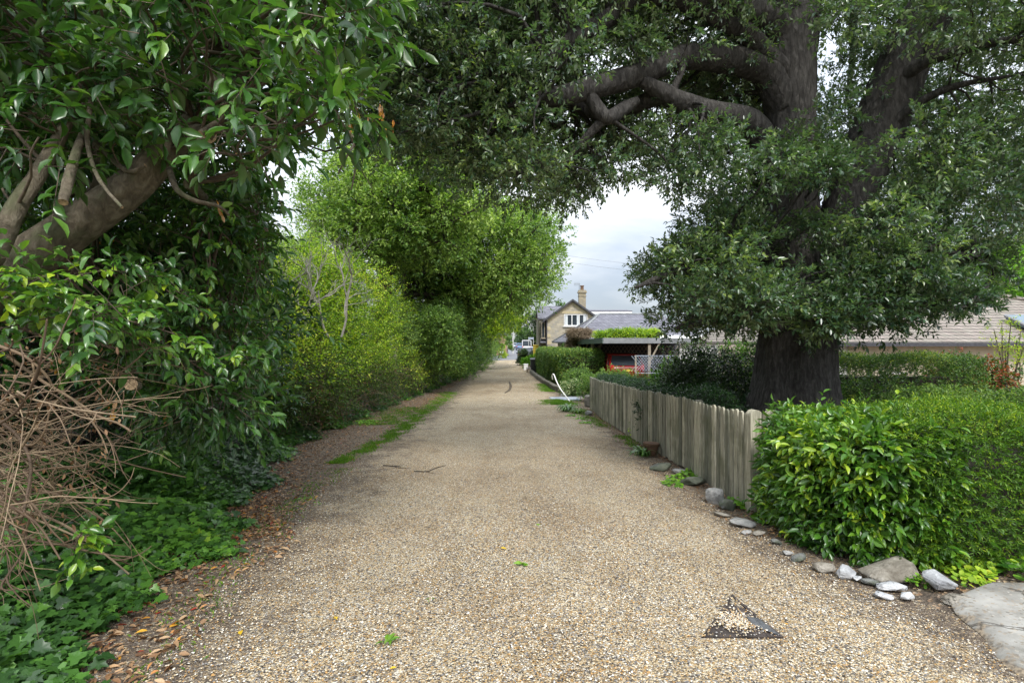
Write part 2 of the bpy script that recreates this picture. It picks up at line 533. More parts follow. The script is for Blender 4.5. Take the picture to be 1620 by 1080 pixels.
def gravelmat():
    m, t, b, o = newmat('gravel')
    v = coords(t)
    vw = nn(t, 'ShaderNodeVectorMath', operation='ADD')
    nz = nn(t, 'ShaderNodeTexNoise'); nz.inputs['Scale'].default_value = 30; t.links.new(v, nz.inputs['Vector'])
    sc_ = nn(t, 'ShaderNodeVectorMath', operation='SCALE'); sc_.inputs['Scale'].default_value = .012
    t.links.new(nz.outputs['Color'], sc_.inputs[0]); t.links.new(v, vw.inputs[0]); t.links.new(sc_.outputs[0], vw.inputs[1])
    c, h, a = gravel_color(t, vw.outputs[0])
    # darker brown in the gaps between the stones
    c = mixc(t, mrange(t, a.outputs['Distance'], .58, .9, 0, .9), c, (.10, .08, .06))
    big = noise(t, v, .55, 5, .6); fine = noise(t, v, 3.2, 5, .65)
    c = mixc(t, mrange(t, big, .42, .66, 0, .5), c, mixc(t, 1.0, c, (.62, .54, .46), 'MULTIPLY'))
    e = attr(t, 'edge')
    f = mth(t, 'ADD', e, mth(t, 'MULTIPLY', mth(t, 'SUBTRACT', fine, .5), 1.5))
    f = mth(t, 'ADD', f, mth(t, 'MULTIPLY', mth(t, 'SUBTRACT', noise(t, v, 40, 3), .5), .35))
    g = mrange(t, f, .02, .42)
    wet = mrange(t, noise(t, coords(t, (1, .35, 1), loc=(4, 2, 0)), 1.7, 6, .7, .5), .50, .64, 0, .3)
    c = mixc(t, wet, c, mixc(t, 1.0, c, (.50, .43, .35), 'MULTIPLY'))
    dirt = ramp(t, [(.3, (.055, .042, .032)), (.5, (.13, .098, .072)), (.7, (.21, .165, .12))], noise(t, v, 14, 7, .7))
    dirt = mixc(t, mth(t, 'MULTIPLY', mth(t, 'GREATER_THAN', noise(t, v, 48, 2), .55), .75), dirt, c)
    c = mixc(t, g, dirt, c)
    t.links.new(c, b.inputs['Base Color'])
    b.inputs['Roughness'].default_value = .82; b.inputs['Specular IOR Level'].default_value = .3
    bump(t, b, mth(t, 'ADD', h, mth(t, 'MULTIPLY', fine, .4)), .9, .012)
    return m
Mt['gravel'] = gravelmat()

def soilmat():
    m, t, b, o = newmat('soil')
    v = coords(t)
    n = noise(t, v, 9, 8, .7)
    c = ramp(t, [(.3, (.035, .027, .02)), (.5, (.085, .064, .045)), (.68, (.16, .125, .09))], n)
    sp = voro(t, v, 55)
    s1 = nn(t, 'ShaderNodeSeparateColor'); t.links.new(sp.outputs['Color'], s1.inputs[0])
    c = mixc(t, mth(t, 'MULTIPLY', mth(t, 'GREATER_THAN', s1.outputs[0], .72), .8), c, ramp(t, [(0, (.45, .33, .2)), (.5, (.26, .15, .08)), (1, (.5, .46, .38))], s1.outputs[1]))
    t.links.new(c, b.inputs['Base Color']); b.inputs['Roughness'].default_value = .95
    bump(t, b, mth(t, 'ADD', n, sp.outputs['Distance']), .8, .02)
    return m
Mt['soil'] = soilmat()
m, t, b, o = newmat('pebble')
t.links.new(ramp(t, [(0, (.06, .053, .046)), (.12, (.19, .17, .15)), (.26, (.38, .28, .15)), (.40, (.54, .43, .27)), (.54, (.42, .24, .08)), (.65, (.64, .56, .43)), (.78, (.26, .25, .24)), (.90, (.78, .74, .65))], attr(t, 'rnd'), 'CONSTANT'), b.inputs['Base Color'])
b.inputs['Roughness'].default_value = .7; b.inputs['Specular IOR Level'].default_value = .35
Mt['pebble'] = m
def stonemat(name, a, b_, c_, s=6, moss=0):
    m, t, b, o = newmat(name)
    v = coords(t, loc=(3, 1, 2))
    n = noise(t, v, s, 9, .68, .4)
    col = ramp(t, [(.3, a), (.5, b_), (.68, c_)], n)
    col = mixc(t, mth(t, 'MULTIPLY', mth(t, 'GREATER_THAN', noise(t, v, s * 9, 3), .62), .5), col, a)
    if moss: col = mixc(t, mrange(t, noise(t, v, s * .8, 5), .5, .6, 0, moss), col, (.05, .07, .02))
    t.links.new(col, b.inputs['Base Color']); b.inputs['Roughness'].default_value = .88
    bump(t, b, n, .8, .03)
    return m
Mt['stone_grey'] = stonemat('grey_stone', (.10, .10, .10), (.26, .26, .25), (.42, .41, .39))
Mt['stone_white'] = stonemat('white_stone', (.16, .16, .17), (.36, .37, .38), (.55, .55, .55))
Mt['stone_brown'] = stonemat('brown_stone', (.09, .075, .055), (.20, .18, .145), (.36, .335, .29))
Mt['stone_dark'] = stonemat('dark_stone', (.05, .055, .055), (.12, .125, .12), (.22, .22, .2), 5, .5)
def concretemat():
    m, t, b, o = newmat('concrete')
    v = coords(t)
    n = noise(t, v, 4, 8, .65)
    c = ramp(t, [(.3, (.15, .14, .12)), (.5, (.28, .27, .245)), (.7, (.38, .37, .345))], n)
    sp = voro(t, v, 70); s1 = nn(t, 'ShaderNodeSeparateColor'); t.links.new(sp.outputs['Color'], s1.inputs[0])
    c = mixc(t, mth(t, 'MULTIPLY', mth(t, 'GREATER_THAN', s1.outputs[0], .84), .6), c, ramp(t, [(0, (.08, .07, .055)), (.6, (.26, .19, .12)), (1, (.42, .40, .35))], s1.outputs[1]))
    cr1 = voro(t, coords(t, (1, 1, 1)), 1.3, 'DISTANCE_TO_EDGE').outputs['Distance']
    cr2 = mth(t, 'ADD', cr1, mth(t, 'MULTIPLY', mth(t, 'SUBTRACT', noise(t, v, 9, 5), .5), .12))
    ck = mrange(t, mth(t, 'ABSOLUTE', cr2), .0, .012, 1, 0)
    c = mixc(t, mth(t, 'MULTIPLY', ck, .85), c, (.05, .04, .03))
    e = attr(t, 'edge')
    f = mrange(t, mth(t, 'ADD', e, mth(t, 'MULTIPLY', mth(t, 'SUBTRACT', noise(t, v, 11, 5), .5), .35)), -.02, .06)
    c = mixc(t, f, ramp(t, [(.35, (.07, .055, .04)), (.6, (.3, .24, .17))], noise(t, v, 45, 3)), c)
    t.links.new(c, b.inputs['Base Color']); b.inputs['Roughness'].default_value = .9
    bump(t, b, mth(t, 'SUBTRACT', n, ck), .5, .02)
    return m
Mt['concrete'] = concretemat()
Mt['asphalt'] = plain('asphalt', (.15, .155, .17), .85, .2, 3)
Mt['paving'] = plain('paving', (.33, .32, .31), .85, .15, 2)
Mt['slab'] = plain('slate_slab', (.30, .33, .39), .6, .2, 4)
# ---- wood, bark, metal
Mt['bark_laurel'] = barkmat('laurel_bark', (.05, .041, .030), (.135, .113, .080), (.28, .25, .185), (9, 9, 5), .9, .03, (.085, .10, .045))
Mt['bark_oak'] = barkmat('oak_bark', (.018, .016, .015), (.055, .051, .047), (.14, .132, .122), (10, 10, 3), 1.0, .04)
Mt['bark_far'] = barkmat('far_bark', (.03, .025, .02), (.07, .058, .045), (.12, .10, .08))
Mt['twig'] = plain('twig', (.10, .075, .05), .85, .3, 20)
Mt['twig_dark'] = plain('dark_twig', (.045, .036, .028), .9, .3, 20)
m, t, b, o = newmat('dead_wood')
t.links.new(mixc(t, mrange(t, noise(t, coords(t), 25, 4), .4, .65, 0, .5), ramp(t, [(0, (.065, .042, .023)), (.5, (.15, .10, .056)), (1, (.31, .235, .145))], attr(t, 'rnd')), (.10, .06, .04)), b.inputs['Base Color'])
b.inputs['Roughness'].default_value = .75
Mt['dead'] = m
Mt['dead_grey'] = plain('dead_grey_wood', (.36, .34, .30), .85, .25, 15)
Mt['cut_wood'] = plain('cut_wood', (.42, .30, .18), .85, .45, 45)
def fencemat():
    m, t, b, o = newmat('weathered_wood')
    v = coords(t, (30, 30, 1.6))
    n = noise(t, v, 2.4, 8, .7, .3)
    big = noise(t, coords(t), 2.2, 5, .6)
    c = ramp(t, [(.28, (.08, .076, .06)), (.45, (.215, .205, .165)), (.68, (.47, .455, .385))], n)
    c = mixc(t, 1.0, c, ramp(t, [(0, (.5, .53, .48)), (1, (1.6, 1.55, 1.42))], attr(t, 'rnd')), 'MULTIPLY')
    c = mixc(t, mrange(t, big, .48, .66, 0, .55), c, (.095, .105, .05))
    t.links.new(c, b.inputs['Base Color']); b.inputs['Roughness'].default_value = .9
    bump(t, b, n, .5, .006)
    return m
Mt['fence'] = fencemat()
Mt['rust'] = plain('rusty_iron', (.075, .060, .054), .7, .45, 9, .3, .4, .5, 60)
Mt['iron'] = plain('worn_iron', (.16, .165, .175), .45, .35, 14, .5, .5, .3, 50)
Mt['terracotta'] = plain('terracotta', (.15, .085, .05), .85, .3, 8)
Mt['white'] = plain('white_paint', (.78, .78, .77), .5, .05, 6)
Mt['hose'] = plain('white_plastic', (.74, .73, .70), .5, .06, 6)
Mt['black'] = plain('black_plastic', (.03, .032, .038), .45, .2, 8)
Mt['tyre'] = plain('tyre_rubber', (.02, .02, .021), .8, .1)
Mt['yellow'] = plain('yellow_plastic', (.72, .55, .08), .5, .1)
Mt['pole'] = plain('pale_pole', (.52, .52, .48), .7, .1)
Mt['red'] = plain('red_car_paint', (.19, .007, .007), .25, .05, 3, 0, .6)
Mt['silver'] = plain('silver_car_paint', (.50, .54, .60), .3, .05, 3, .3)
Mt['darkcar'] = plain('dark_car_paint', (.02, .025, .035), .25, .1, 3)
Mt['bluecar'] = plain('blue_car_paint', (.10, .20, .38), .3, .1, 3)
def glassmat(name, col=(.03, .04, .05)):
    m, t, b, o = newmat(name)
    b.inputs['Base Color'].default_value = (*col, 1); b.inputs['Roughness'].default_value = .06; b.inputs['Specular IOR Level'].default_value = .8
    return m
Mt['glass'] = glassmat('window_glass'); Mt['glass_blue'] = glassmat('skylight_glass', (.10, .15, .18))
Mt['lamp_red'] = plain('red_lens', (.5, .02, .02), .3, .05)
Mt['lamp_white'] = plain('clear_lens', (.7, .7, .72), .2, .05)
# ---- masonry and roofs (rows run level, so the height drives them)
def brickmat(name, c1, c2, mort, bw, bh, ms=.01, axis='xz', bs=.4, var=None):
    m, t, b, o = newmat(name)
    s = nn(t, 'ShaderNodeSeparateXYZ'); t.links.new(coords(t), s.inputs[0])
    cb = nn(t, 'ShaderNodeCombineXYZ')
    t.links.new(mth(t, 'ADD', s.outputs[0], s.outputs[1]), cb.inputs[0]); t.links.new(s.outputs[2], cb.inputs[1])
    br = nn(t, 'ShaderNodeTexBrick')
    br.inputs['Scale'].default_value = 1; br.inputs['Brick Width'].default_value = bw; br.inputs['Row Height'].default_value = bh
    br.inputs['Mortar Size'].default_value = ms; br.inputs['Color1'].default_value = (*c1, 1); br.inputs['Color2'].default_value = (*c2, 1)
    br.inputs['Mortar'].default_value = (*mort, 1); br.inputs['Bias'].default_value = 0
    t.links.new(cb.outputs[0], br.inputs[0])
    c = mixc(t, mrange(t, noise(t, coords(t), 3.5, 6, .7), .4, .65, 0, .55), br.outputs['Color'], tuple(x * .6 for x in c1) if var is None else var)
    t.links.new(c, b.inputs['Base Color']); b.inputs['Roughness'].default_value = .85
    bump(t, b, mth(t, 'SUBTRACT', 1.0, br.outputs['Fac']), bs, .02)
    return m
Mt['stonewall'] = brickmat('stone_wall', (.50, .44, .33), (.33, .31, .28), (.42, .37, .28), .42, .2, .02)
Mt['slate'] = brickmat('slate_roof', (.13, .13, .16), (.20, .20, .235), (.05, .05, .06), .3, .12, .012)
Mt['tileroof'] = brickmat('clay_tile_roof', (.22, .18, .155), (.31, .26, .23), (.06, .05, .042), .27, .115, .02, var=(.17, .165, .13))
Mt['brick'] = brickmat('red_brick', (.36, .17, .11), (.45, .25, .17), (.40, .36, .30), .23, .08, .01)
Mt['chimstone'] = brickmat('chimney_brick', (.42, .35, .22), (.22, .2, .17), (.3, .27, .2), .25, .1, .015)
Mt['render'] = plain('cream_render', (.60, .52, .39), .9, .12, 2)
Mt['whitewall'] = plain('white_render', (.74, .74, .72), .85, .06, 2)
Mt['ashlar'] = plain('ashlar_stone', (.52, .44, .28), .85, .15, 5)
Mt['flashing'] = plain('dark_bargeboard', (.06, .06, .07), .6, .2)
Mt['felt'] = plain('roofing_felt', (.22, .23, .24), .8, .2, 3)
Mt['timber'] = plain('pale_timber', (.34, .29, .22), .85, .2, 8)
Mt['soffit'] = plain('soffit_board', (.24, .16, .09), .8, .2, 4)
Mt['trellis'] = plain('white_trellis', (.30, .34, .40), .6, .1)
Mt['curtain'] = plain('net_curtain', (.62, .66, .68), .9, .1)
Mt['kerb'] = stonemat('kerb_stone', (.07, .065, .055), (.15, .14, .12), (.26, .24, .21), 4, .3)
# ---- leaves
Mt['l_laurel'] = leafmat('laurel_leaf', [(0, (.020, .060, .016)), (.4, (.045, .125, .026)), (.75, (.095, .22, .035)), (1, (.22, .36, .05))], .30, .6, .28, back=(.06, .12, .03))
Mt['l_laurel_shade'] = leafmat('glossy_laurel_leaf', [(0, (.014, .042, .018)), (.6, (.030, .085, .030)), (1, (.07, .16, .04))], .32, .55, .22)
Mt['l_hedge'] = leafmat('hedge_laurel_leaf', [(0, (.025, .08, .012)), (.45, (.070, .185, .02)), (.8, (.16, .31, .026)), (1, (.36, .48, .035))], .28, .6, .25, back=(.10, .20, .04))
Mt['l_yew'] = leafmat('yew_needle', [(0, (.03, .085, .01)), (.45, (.075, .175, .015)), (.8, (.15, .28, .02)), (1, (.32, .42, .025))], .45, .4, .3)
Mt['l_oak'] = leafmat('holm_oak_leaf', [(0, (.026, .060, .031)), (.5, (.053, .108, .053)), (.85, (.11, .185, .075)), (1, (.23, .30, .085))], .30, .85, .33, back=(.19, .26, .125), tcol=(1.6, 1.8, .7))
Mt['l_tree'] = leafmat('bright_tree_leaf', [(0, (.05, .115, .026)), (.4, (.17, .28, .06)), (1, (.36, .47, .12))], .5, .4, .35)
Mt['l_tree2'] = leafmat('dark_tree_leaf', [(0, (.04, .095, .028)), (.5, (.12, .22, .05)), (1, (.26, .37, .085))], .5, .4, .35)
Mt['l_bramble'] = leafmat('bramble_leaf', [(0, (.06, .14, .016)), (.35, (.20, .34, .026)), (.8, (.42, .55, .04)), (1, (.62, .64, .07))], .5, .4, .35)
Mt['l_scrub'] = leafmat('scrub_leaf', [(0, (.035, .08, .018)), (.5, (.085, .17, .028)), (.8, (.17, .27, .035)), (.9, (.17, .10, .05)), (1, (.24, .14, .07))], .5, .4, .3)
Mt['l_ivy'] = leafmat('ivy_leaf', [(0, (.026, .07, .018)), (.45, (.072, .18, .030)), (.85, (.15, .32, .038)), (1, (.30, .46, .045))], .33, .5, .2)
Mt['l_boxhedge'] = leafmat('privet_leaf', [(0, (.04, .10, .022)), (.5, (.085, .18, .034)), (.82, (.18, .30, .05)), (1, (.40, .45, .09))], .42, .5, .25)
Mt['l_dark'] = leafmat('dark_shrub_leaf', [(0, (.012, .036, .010)), (.6, (.028, .068, .016)), (1, (.07, .13, .02))], .38, .5, .2)
Mt['l_fresh'] = leafmat('fresh_leaf', [(0, (.06, .16, .015)), (.5, (.13, .30, .02)), (1, (.25, .44, .04))], .5, .4, .35)
Mt['l_red'] = leafmat('creeper_leaf', [(0, (.03, .10, .02)), (.45, (.06, .15, .02)), (.6, (.28, .09, .03)), (1, (.40, .06, .03))], .5, .4, .3)
Mt['l_blue'] = leafmat('bluegreen_leaf', [(0, (.05, .11, .08)), (1, (.14, .22, .15))], .6, .3, .2)
Mt['l_varieg'] = leafmat('variegated_leaf', [(0, (.05, .13, .03)), (.6, (.12, .22, .06)), (.7, (.55, .58, .35)), (1, (.7, .7, .5))], .5, .4, .25)
Mt['l_grass'] = leafmat('grass_blade', [(0, (.05, .13, .015)), (.5, (.11, .24, .02)), (1, (.22, .34, .03))], .6, .3, .3)
Mt['l_litter'] = leafmat('fallen_leaf', [(0, (.07, .035, .018)), (.3, (.20, .10, .045)), (.55, (.36, .22, .12)), (.72, (.50, .34, .20)), (.84, (.52, .20, .04)), (.93, (.62, .34, .03)), (1, (.30, .04, .02))], .6, .4, .15, tcol=(1.3, 1.1, .8))
Mt['l_yellow'] = leafmat('yellow_leaf', [(0, (.55, .36, .02)), (1, (.75, .5, .04))], .5, .4, .2)
Mt['l_drystalk'] = leafmat('dry_stalk', [(0, (.22, .16, .11)), (1, (.48, .38, .28))], .8, .2, .1, tcol=(1, 1, 1))

# ================================================================== THE SETTING
rng = np.random.default_rng(7)
def sheet(name, xs, ys, mat, dz=0.0, xf=None):
    X, Y = np.meshgrid(xs, ys)
    if xf is not None: X = xf(X, Y)
    Z = zt(X, Y) + dz
    V = np.stack([X, Y, Z], -1).reshape(-1, 3); a, b_ = X.shape
    i, j = np.meshgrid(np.arange(a - 1), np.arange(b_ - 1), indexing='ij')
    A = i * b_ + j
    F = np.concatenate([np.stack([A, A + 1, A + b_ + 1], -1).reshape(-1, 3), np.stack([A, A + b_ + 1, A + b_], -1).reshape(-1, 3)])
    return V, F
xs = np.concatenate([[-900, -300, -120, -60], np.arange(-30, -8, 2), np.arange(-8, 8, .25), np.arange(8, 30, 2), [30, 60, 120, 300, 900]])
ys = np.concatenate([[-120, -40, -15], np.arange(-6, 30, .4), np.arange(30, 70, 1.5), [75, 90, 120, 180, 300, 600, 1500]])
g = Geo(); V, F = sheet('ground', xs, ys, None); g.add(V, F, 0, .5, True)
tag(g.build('ground', Mt['soil'], origin=(0, 0, 0)), kind='structure')

LY = [-4, 1, 2.5, 4, 5.5, 8, 11, 20, 30, 45, 64]
LL = [-1.4, -1.5, -1.85, -2.15, -2.4, -2.5, -2.5, -2.7, -3.1, -3.0, -2.8]
LR = [3.2, 3.0, 2.75, 2.38, 2.24, 2.28, 2.32, 2.2, 1.95, 1.45, 1.35]
def lane_x(t_, y):
    l = np.interp(y, LY, LL); r = np.interp(y, LY, LR)
    return l + (r - l) * t_
ys = np.concatenate([np.arange(-4, 14, .12), np.arange(14, 64.01, .5)])
ts = np.linspace(0, 1, 61)
T, Yg = np.meshgrid(ts, ys)
X = lane_x(T, Yg)
wob = .10 * np.sin(Yg * 2.3) + .07 * np.sin(Yg * 5.1 + 1) + .04 * np.sin(Yg * 11.7)
edge0 = None
X = X + wob * (1 - T) ** 2 - .6 * wob * T ** 2 - .45 * (1 - T) ** 3 + .25 * T ** 3
edge = np.minimum((X - lane_x(0, Yg)) * .48 + .02, (lane_x(1, Yg) - X) * .8)
Z = zt(X, Yg) + .006 + .035 * sstep(-.3, .5, edge) + .008 * np.sin(X * 5) * np.sin(Yg * 2) * sstep(0, .6, edge)
V = np.stack([X, Yg, Z], -1).reshape(-1, 3); a, b_ = X.shape
i, j = np.meshgrid(np.arange(a - 1), np.arange(b_ - 1), indexing='ij'); A = i * b_ + j
F = np.concatenate([np.stack([A, A + 1, A + b_ + 1], -1).reshape(-1, 3), np.stack([A, A + b_ + 1, A + b_], -1).reshape(-1, 3)])
g = Geo(); g.add(V, F, 0, .5, True)
tag(g.build('gravel_lane', Mt['gravel'], origin=(0, 0, 0), verta={'edge': edge.ravel()}), kind='structure')
def lane_z(x, y):
    e = np.minimum(x - lane_x(0, y), lane_x(1, y) - x)
    return zt(x, y) + .006 + .035 * sstep(-.3, .5, e)

# concrete apron, bottom right
cp = np.array([(2.90, 3.42), (3.25, 3.52), (3.7, 3.42), (6.5, 3.3), (6.5, .5), (2.25, .5), (2.42, 2.2), (2.62, 2.75)])
cen = np.array([4.2, 2.2])
rings = [1, .97, .9, .7, .35]; V = []; ed = []
N_ = 96
per = np.concatenate([np.linspace(cp[k], cp[(k + 1) % 8], 13)[:-1] for k in range(8)])
per[:, 0] += .02 * np.sin(per[:, 1] * 9 + per[:, 0] * 7)
for r_ in rings:
    q = cen + (per - cen) * r_
    for p_ in q: V.append((p_[0], p_[1], float(zt(*p_)) + (.052 if r_ < 1 else .015))); ed.append((1 - r_) * 1.6)
V.append((*cen, float(zt(*cen)) + .052)); ed.append(1)
F = []
for k in range(4):
    for q in range(N_):
        a_, b2, c_, d_ = k * N_ + q, k * N_ + (q + 1) % N_, (k + 1) * N_ + (q + 1) % N_, (k + 1) * N_ + q
        F += [(a_, c_, b2), (a_, d_, c_)]
F += [(4 * N_ + q, 5 * N_, 4 * N_ + (q + 1) % N_) for q in range(N_)]
g = Geo(); g.add(V, F, 0, .5, True)
tag(g.build('concrete_driveway', Mt['concrete'], origin=(0, 0, 0), verta={'edge': np.array(ed)}), kind='structure')

# road, pavement and the far ground beyond the gravel
g = Geo()
yy = np.linspace(63.5, 300, 40); 
for y0, y1 in zip(yy[:-1], yy[1:]):
    k = lambda y: 0.02 * (y - 56)
    z = [float(zt(0, q)) + .03 for q in (y0, y1)]
    g.poly([(-2.9 + k(y0), y0, z[0]), (3.4 + k(y0), y0, z[0]), (3.4 + k(y1), y1, z[1]), (-2.9 + k(y1), y1, z[1])])
tag(g.build('road', Mt['asphalt'], origin=(0, 57, -1.5)), kind='structure')
g = Geo()
for y0, y1 in zip(yy[:-1], yy[1:]):
    k = lambda y: 0.02 * (y - 56)
    z = float(zt(0, y0)); z2 = float(zt(0, y1))
    g.poly([(-4.2 + k(y0), y0, z + .14), (-2.9 + k(y0), y0, z + .14), (-2.9 + k(y1), y1, z2 + .14), (-4.2 + k(y1), y1, z2 + .14)])
    g.poly([(-2.9 + k(y0), y0, z + .14), (-2.9 + k(y0), y0, z), (-2.9 + k(y1), y1, z2), (-2.9 + k(y1), y1, z2 + .14)])
tag(g.build('pavement', Mt['paving'], origin=(-3.5, 57, -1.5)), kind='structure')

# ================================================================== BUILDINGS
def frame_window(parent, x0, x1, z0, z1, y, panes, fr='white', w_=.07, curtain=True):
    """a window in a wall that faces the camera: frame > panes"""
    g = Geo(); cx, cz, W, H = (x0 + x1) / 2, (z0 + z1) / 2, x1 - x0, z1 - z0
    g.box((cx, y, z1 - w_ / 2), (W, .09, w_)); g.box((cx, y, z0 + w_ / 2), (W, .09, w_))
    g.box((x0 + w_ / 2, y, cz), (w_, .088, H - 2 * w_)); g.box((x1 - w_ / 2, y, cz), (w_, .088, H - 2 * w_))
    edges = np.linspace(x0 + w_, x1 - w_, panes + 1)
    for e in edges[1:-1]: g.box((e, y, cz), (w_, .086, H - 2 * w_))
    g.box((cx, y - .05, z0 - .04), (W + .16, .16, .07))
    f = g.build('window', Mt[fr], parent)
    g = Geo(); g.box((cx, y + .02, cz), (W - 2 * w_, .012, H - 2 * w_)); g.build('pane', Mt['glass'], f)
    if curtain:
        for k in range(panes):
            a, b2 = edges[k] + .04, edges[k + 1] - .04
            wd = (b2 - a) * (.42 if k != panes // 2 else .3)
            s = a if k == 0 else b2 - wd
            g = Geo(); g.box((s + wd / 2, y + .008, cz), (wd, .008, H - 2 * w_ - .02)); g.build('curtain', Mt['curtain'], f)
    return f

# ---- stone house with the chimney
hs = thing('stone_house', (5.2, 49, -1.4), 'two-storey pale stone house with white gable window and tall brick chimney', 'house')
Y0 = 45.0; xl, xr, xa = P(865, 500, Y0)[0], P(946, 500, Y0)[0], P(911, 474, Y0)[0]
ze, za, zb = P(0, 505, Y0)[2], P(0, 475.5, Y0)[2], -1.6
xa = (xl + xr) / 2
g = Geo(); g.plate([(xl, Y0, zb), (xr, Y0, zb), (xr, Y0, ze), (xa, Y0, za), (xl, Y0, ze)], (0, 8, 0)); g.build('wall', Mt['stonewall'], hs)
g = Geo(); g.box((P(911, 0, Y0)[0], Y0 - .02, P(0, 494, Y0)[2]), (2.5, .06, .22)); g.box((xa, Y0 - .02, (P(0, 497, Y0)[2])), (.01, .01, .01))
g.plate([(xl + .1, Y0 - .03, ze - .02), (xa, Y0 - .03, za - .12), (xa, Y0 - .03, za - .42), (xl + .1, Y0 - .03, ze - .30)], (0, .03, 0))
g.plate([(xr - .1, Y0 - .03, ze - .02), (xa, Y0 - .03, za - .12), (xa, Y0 - .03, za - .42), (xr - .1, Y0 - .03, ze - .30)], (0, .03, 0))
for z in np.arange(zb, ze - .3, .62): g.box((xl + .16, Y0 - .015, z), (.34, .05, .3))
g.build('trim', Mt['ashlar'], hs)
def slope(g, a, b2, c_, d_, th=.12, m=0): g.plate([a, b2, c_, d_], (0, 0, th), m)
g = Geo()
o_ = .35
slope(g, (xl - o_, Y0 - .3, ze - .22), (xa, Y0 - .3, za), (xa, Y0 + 8.3, za), (xl - o_, Y0 + 8.3, ze - .22))
slope(g, (xr + o_, Y0 - .3, ze - .22), (xa, Y0 - .3, za), (xa, Y0 + 8.3, za), (xr + o_, Y0 + 8.3, ze - .22))
# cross wing roof towards the lane
zr = P(0, 486, 49)[2]; xw = 2.35; ew = P(0, 505, 46)[2]
slope(g, (xw, 46, ew), (xa - .6, 46, ew), (xa - .6, 49, zr), (xw, 49, zr)); slope(g, (xw, 52, ew), (xa - .6, 52, ew), (xa - .6, 49, zr), (xw, 49, zr))
rf = g.build('roof', Mt['slate'], hs)
g = Geo()
for sx, e1 in ((-1, xl - o_), (1, xr + o_)): g.plate([(e1, Y0 - .36, ze - .26), (xa, Y0 - .36, za - .04), (xa, Y0 - .36, za + .13), (e1, Y0 - .36, ze - .08)], (0, .05, 0))
g.plate([(xw - .04, 46, ew - .1), (xw - .04, 49, zr - .1), (xw - .04, 49, zr + .14), (xw - .04, 46, ew + .14)], (.04, 0, 0))
g.build('bargeboard', Mt['flashing'], rf)
g = Geo(); cx_, cz = P(921.5, 0, 46.5)[0], P(0, 482, 46.5)[2]; zt_ = P(0, 463, 46.5)[2]
g.box((cx_, 46.8, (cz - .6 + zt_) / 2), (.62, .62, zt_ - cz + .6)); g.box((cx_, 46.8, zt_ + .06), (.78, .78, .14)); g.box((cx_, 46.8, zt_ + .19), (.68, .68, .12)); g.box((cx_, 46.8, zt_ - .28), (.7, .7, .08))
ch = g.build('chimney', Mt['chimstone'], rf)
g = Geo(); g.tube([(cx_, 46.8, zt_ + .22), (cx_, 46.8, zt_ + .62)], [.17, .14], 12); g.tube([(cx_, 46.8, zt_ + .6), (cx_, 46.8, zt_ + .68)], [.19, .19], 12); g.build('chimney_pot', Mt['terracotta'], ch)
g = Geo(); ax = P(917, 0, 46.5)[0]; at_ = P(0, 448, 46.5)[2]
g.tube([(ax, 46.8, zt_ - .4), (ax, 46.8, at_)], .02, 6); g.tube([(ax - .48, 46.8, at_ - .05), (ax + .1, 46.8, at_ - .05)], .014, 6)
for k in range(6): g.tube([(ax - .45 + k * .09, 46.8, at_ - .22), (ax - .45 + k * .09, 46.8, at_ + .12)], .008, 5)
g.build('aerial', Mt['iron'], ch)
# wing walls and bay
g = Geo(); g.prism([(xw + .12, 46.1), (xl + .05, 46.1), (xl + .05, 52), (xw + .12, 52)], zb, ew)
g.plate([(xw + .12, 46.1, ew), (xw + .12, 51.9, ew), (xw + .12, 49, zr)], (.1, 0, 0)); g.build('wing_wall', Mt['stone_brown'], hs)
g = Geo(); z1 = P(0, 508, 45.5)[2]; z2 = P(0, 538, 45.5)[2]
g.box((2.75, 45.65, (z1 + z2) / 2), (.34, .9, z1 - z2)); g.build('bay', Mt['flashing'], hs)
frame_window(hs, 2.60, 2.90, z2 + .2, z1 - .1, 45.17, 1, 'timber', .05, False)
g = Geo(); g.plate([(2.5, 45.0, z2 - .25), (3.05, 45.0, z2 - .25), (3.05, 46, z2 + .15), (2.5, 46, z2 + .15)], (0, 0, .08)); g.build('porch_roof', Mt['slate'], hs)
frame_window(hs, P(892, 0, Y0)[0], P(929, 0, Y0)[0], P(0, 515.5, Y0)[2], P(0, 497, Y0)[2], Y0 - .02, 3)
g = Geo(); g.tube([(3.05, 44.93, zb), (3.05, 44.93, ze - .3)], .05, 8); g.build('drainpipe', Mt['flashing'], hs)

# ---- house behind, only its low ridge shows
b2h = thing('distant_house', (9.6, 58, -1.5), 'low pale wall and dark ridge showing behind the slate roof', 'house')
g = Geo(); g.box((10, 60, .6), (6.4, 5, 4.6)); g.build('wall', Mt['render'], b2h)
g = Geo(); zq = P(0, 493, 57)[2]
g.plate([(6.5, 57, zq), (13.4, 57, zq), (13.4, 60, zq + .3), (6.5, 60, zq + .3)], (0, 0, .12)); g.box((9.95, 57.0, zq - .12), (6.8, .08, .22), m=1)
g.build('roof', [Mt['slate'], Mt['white']], b2h)

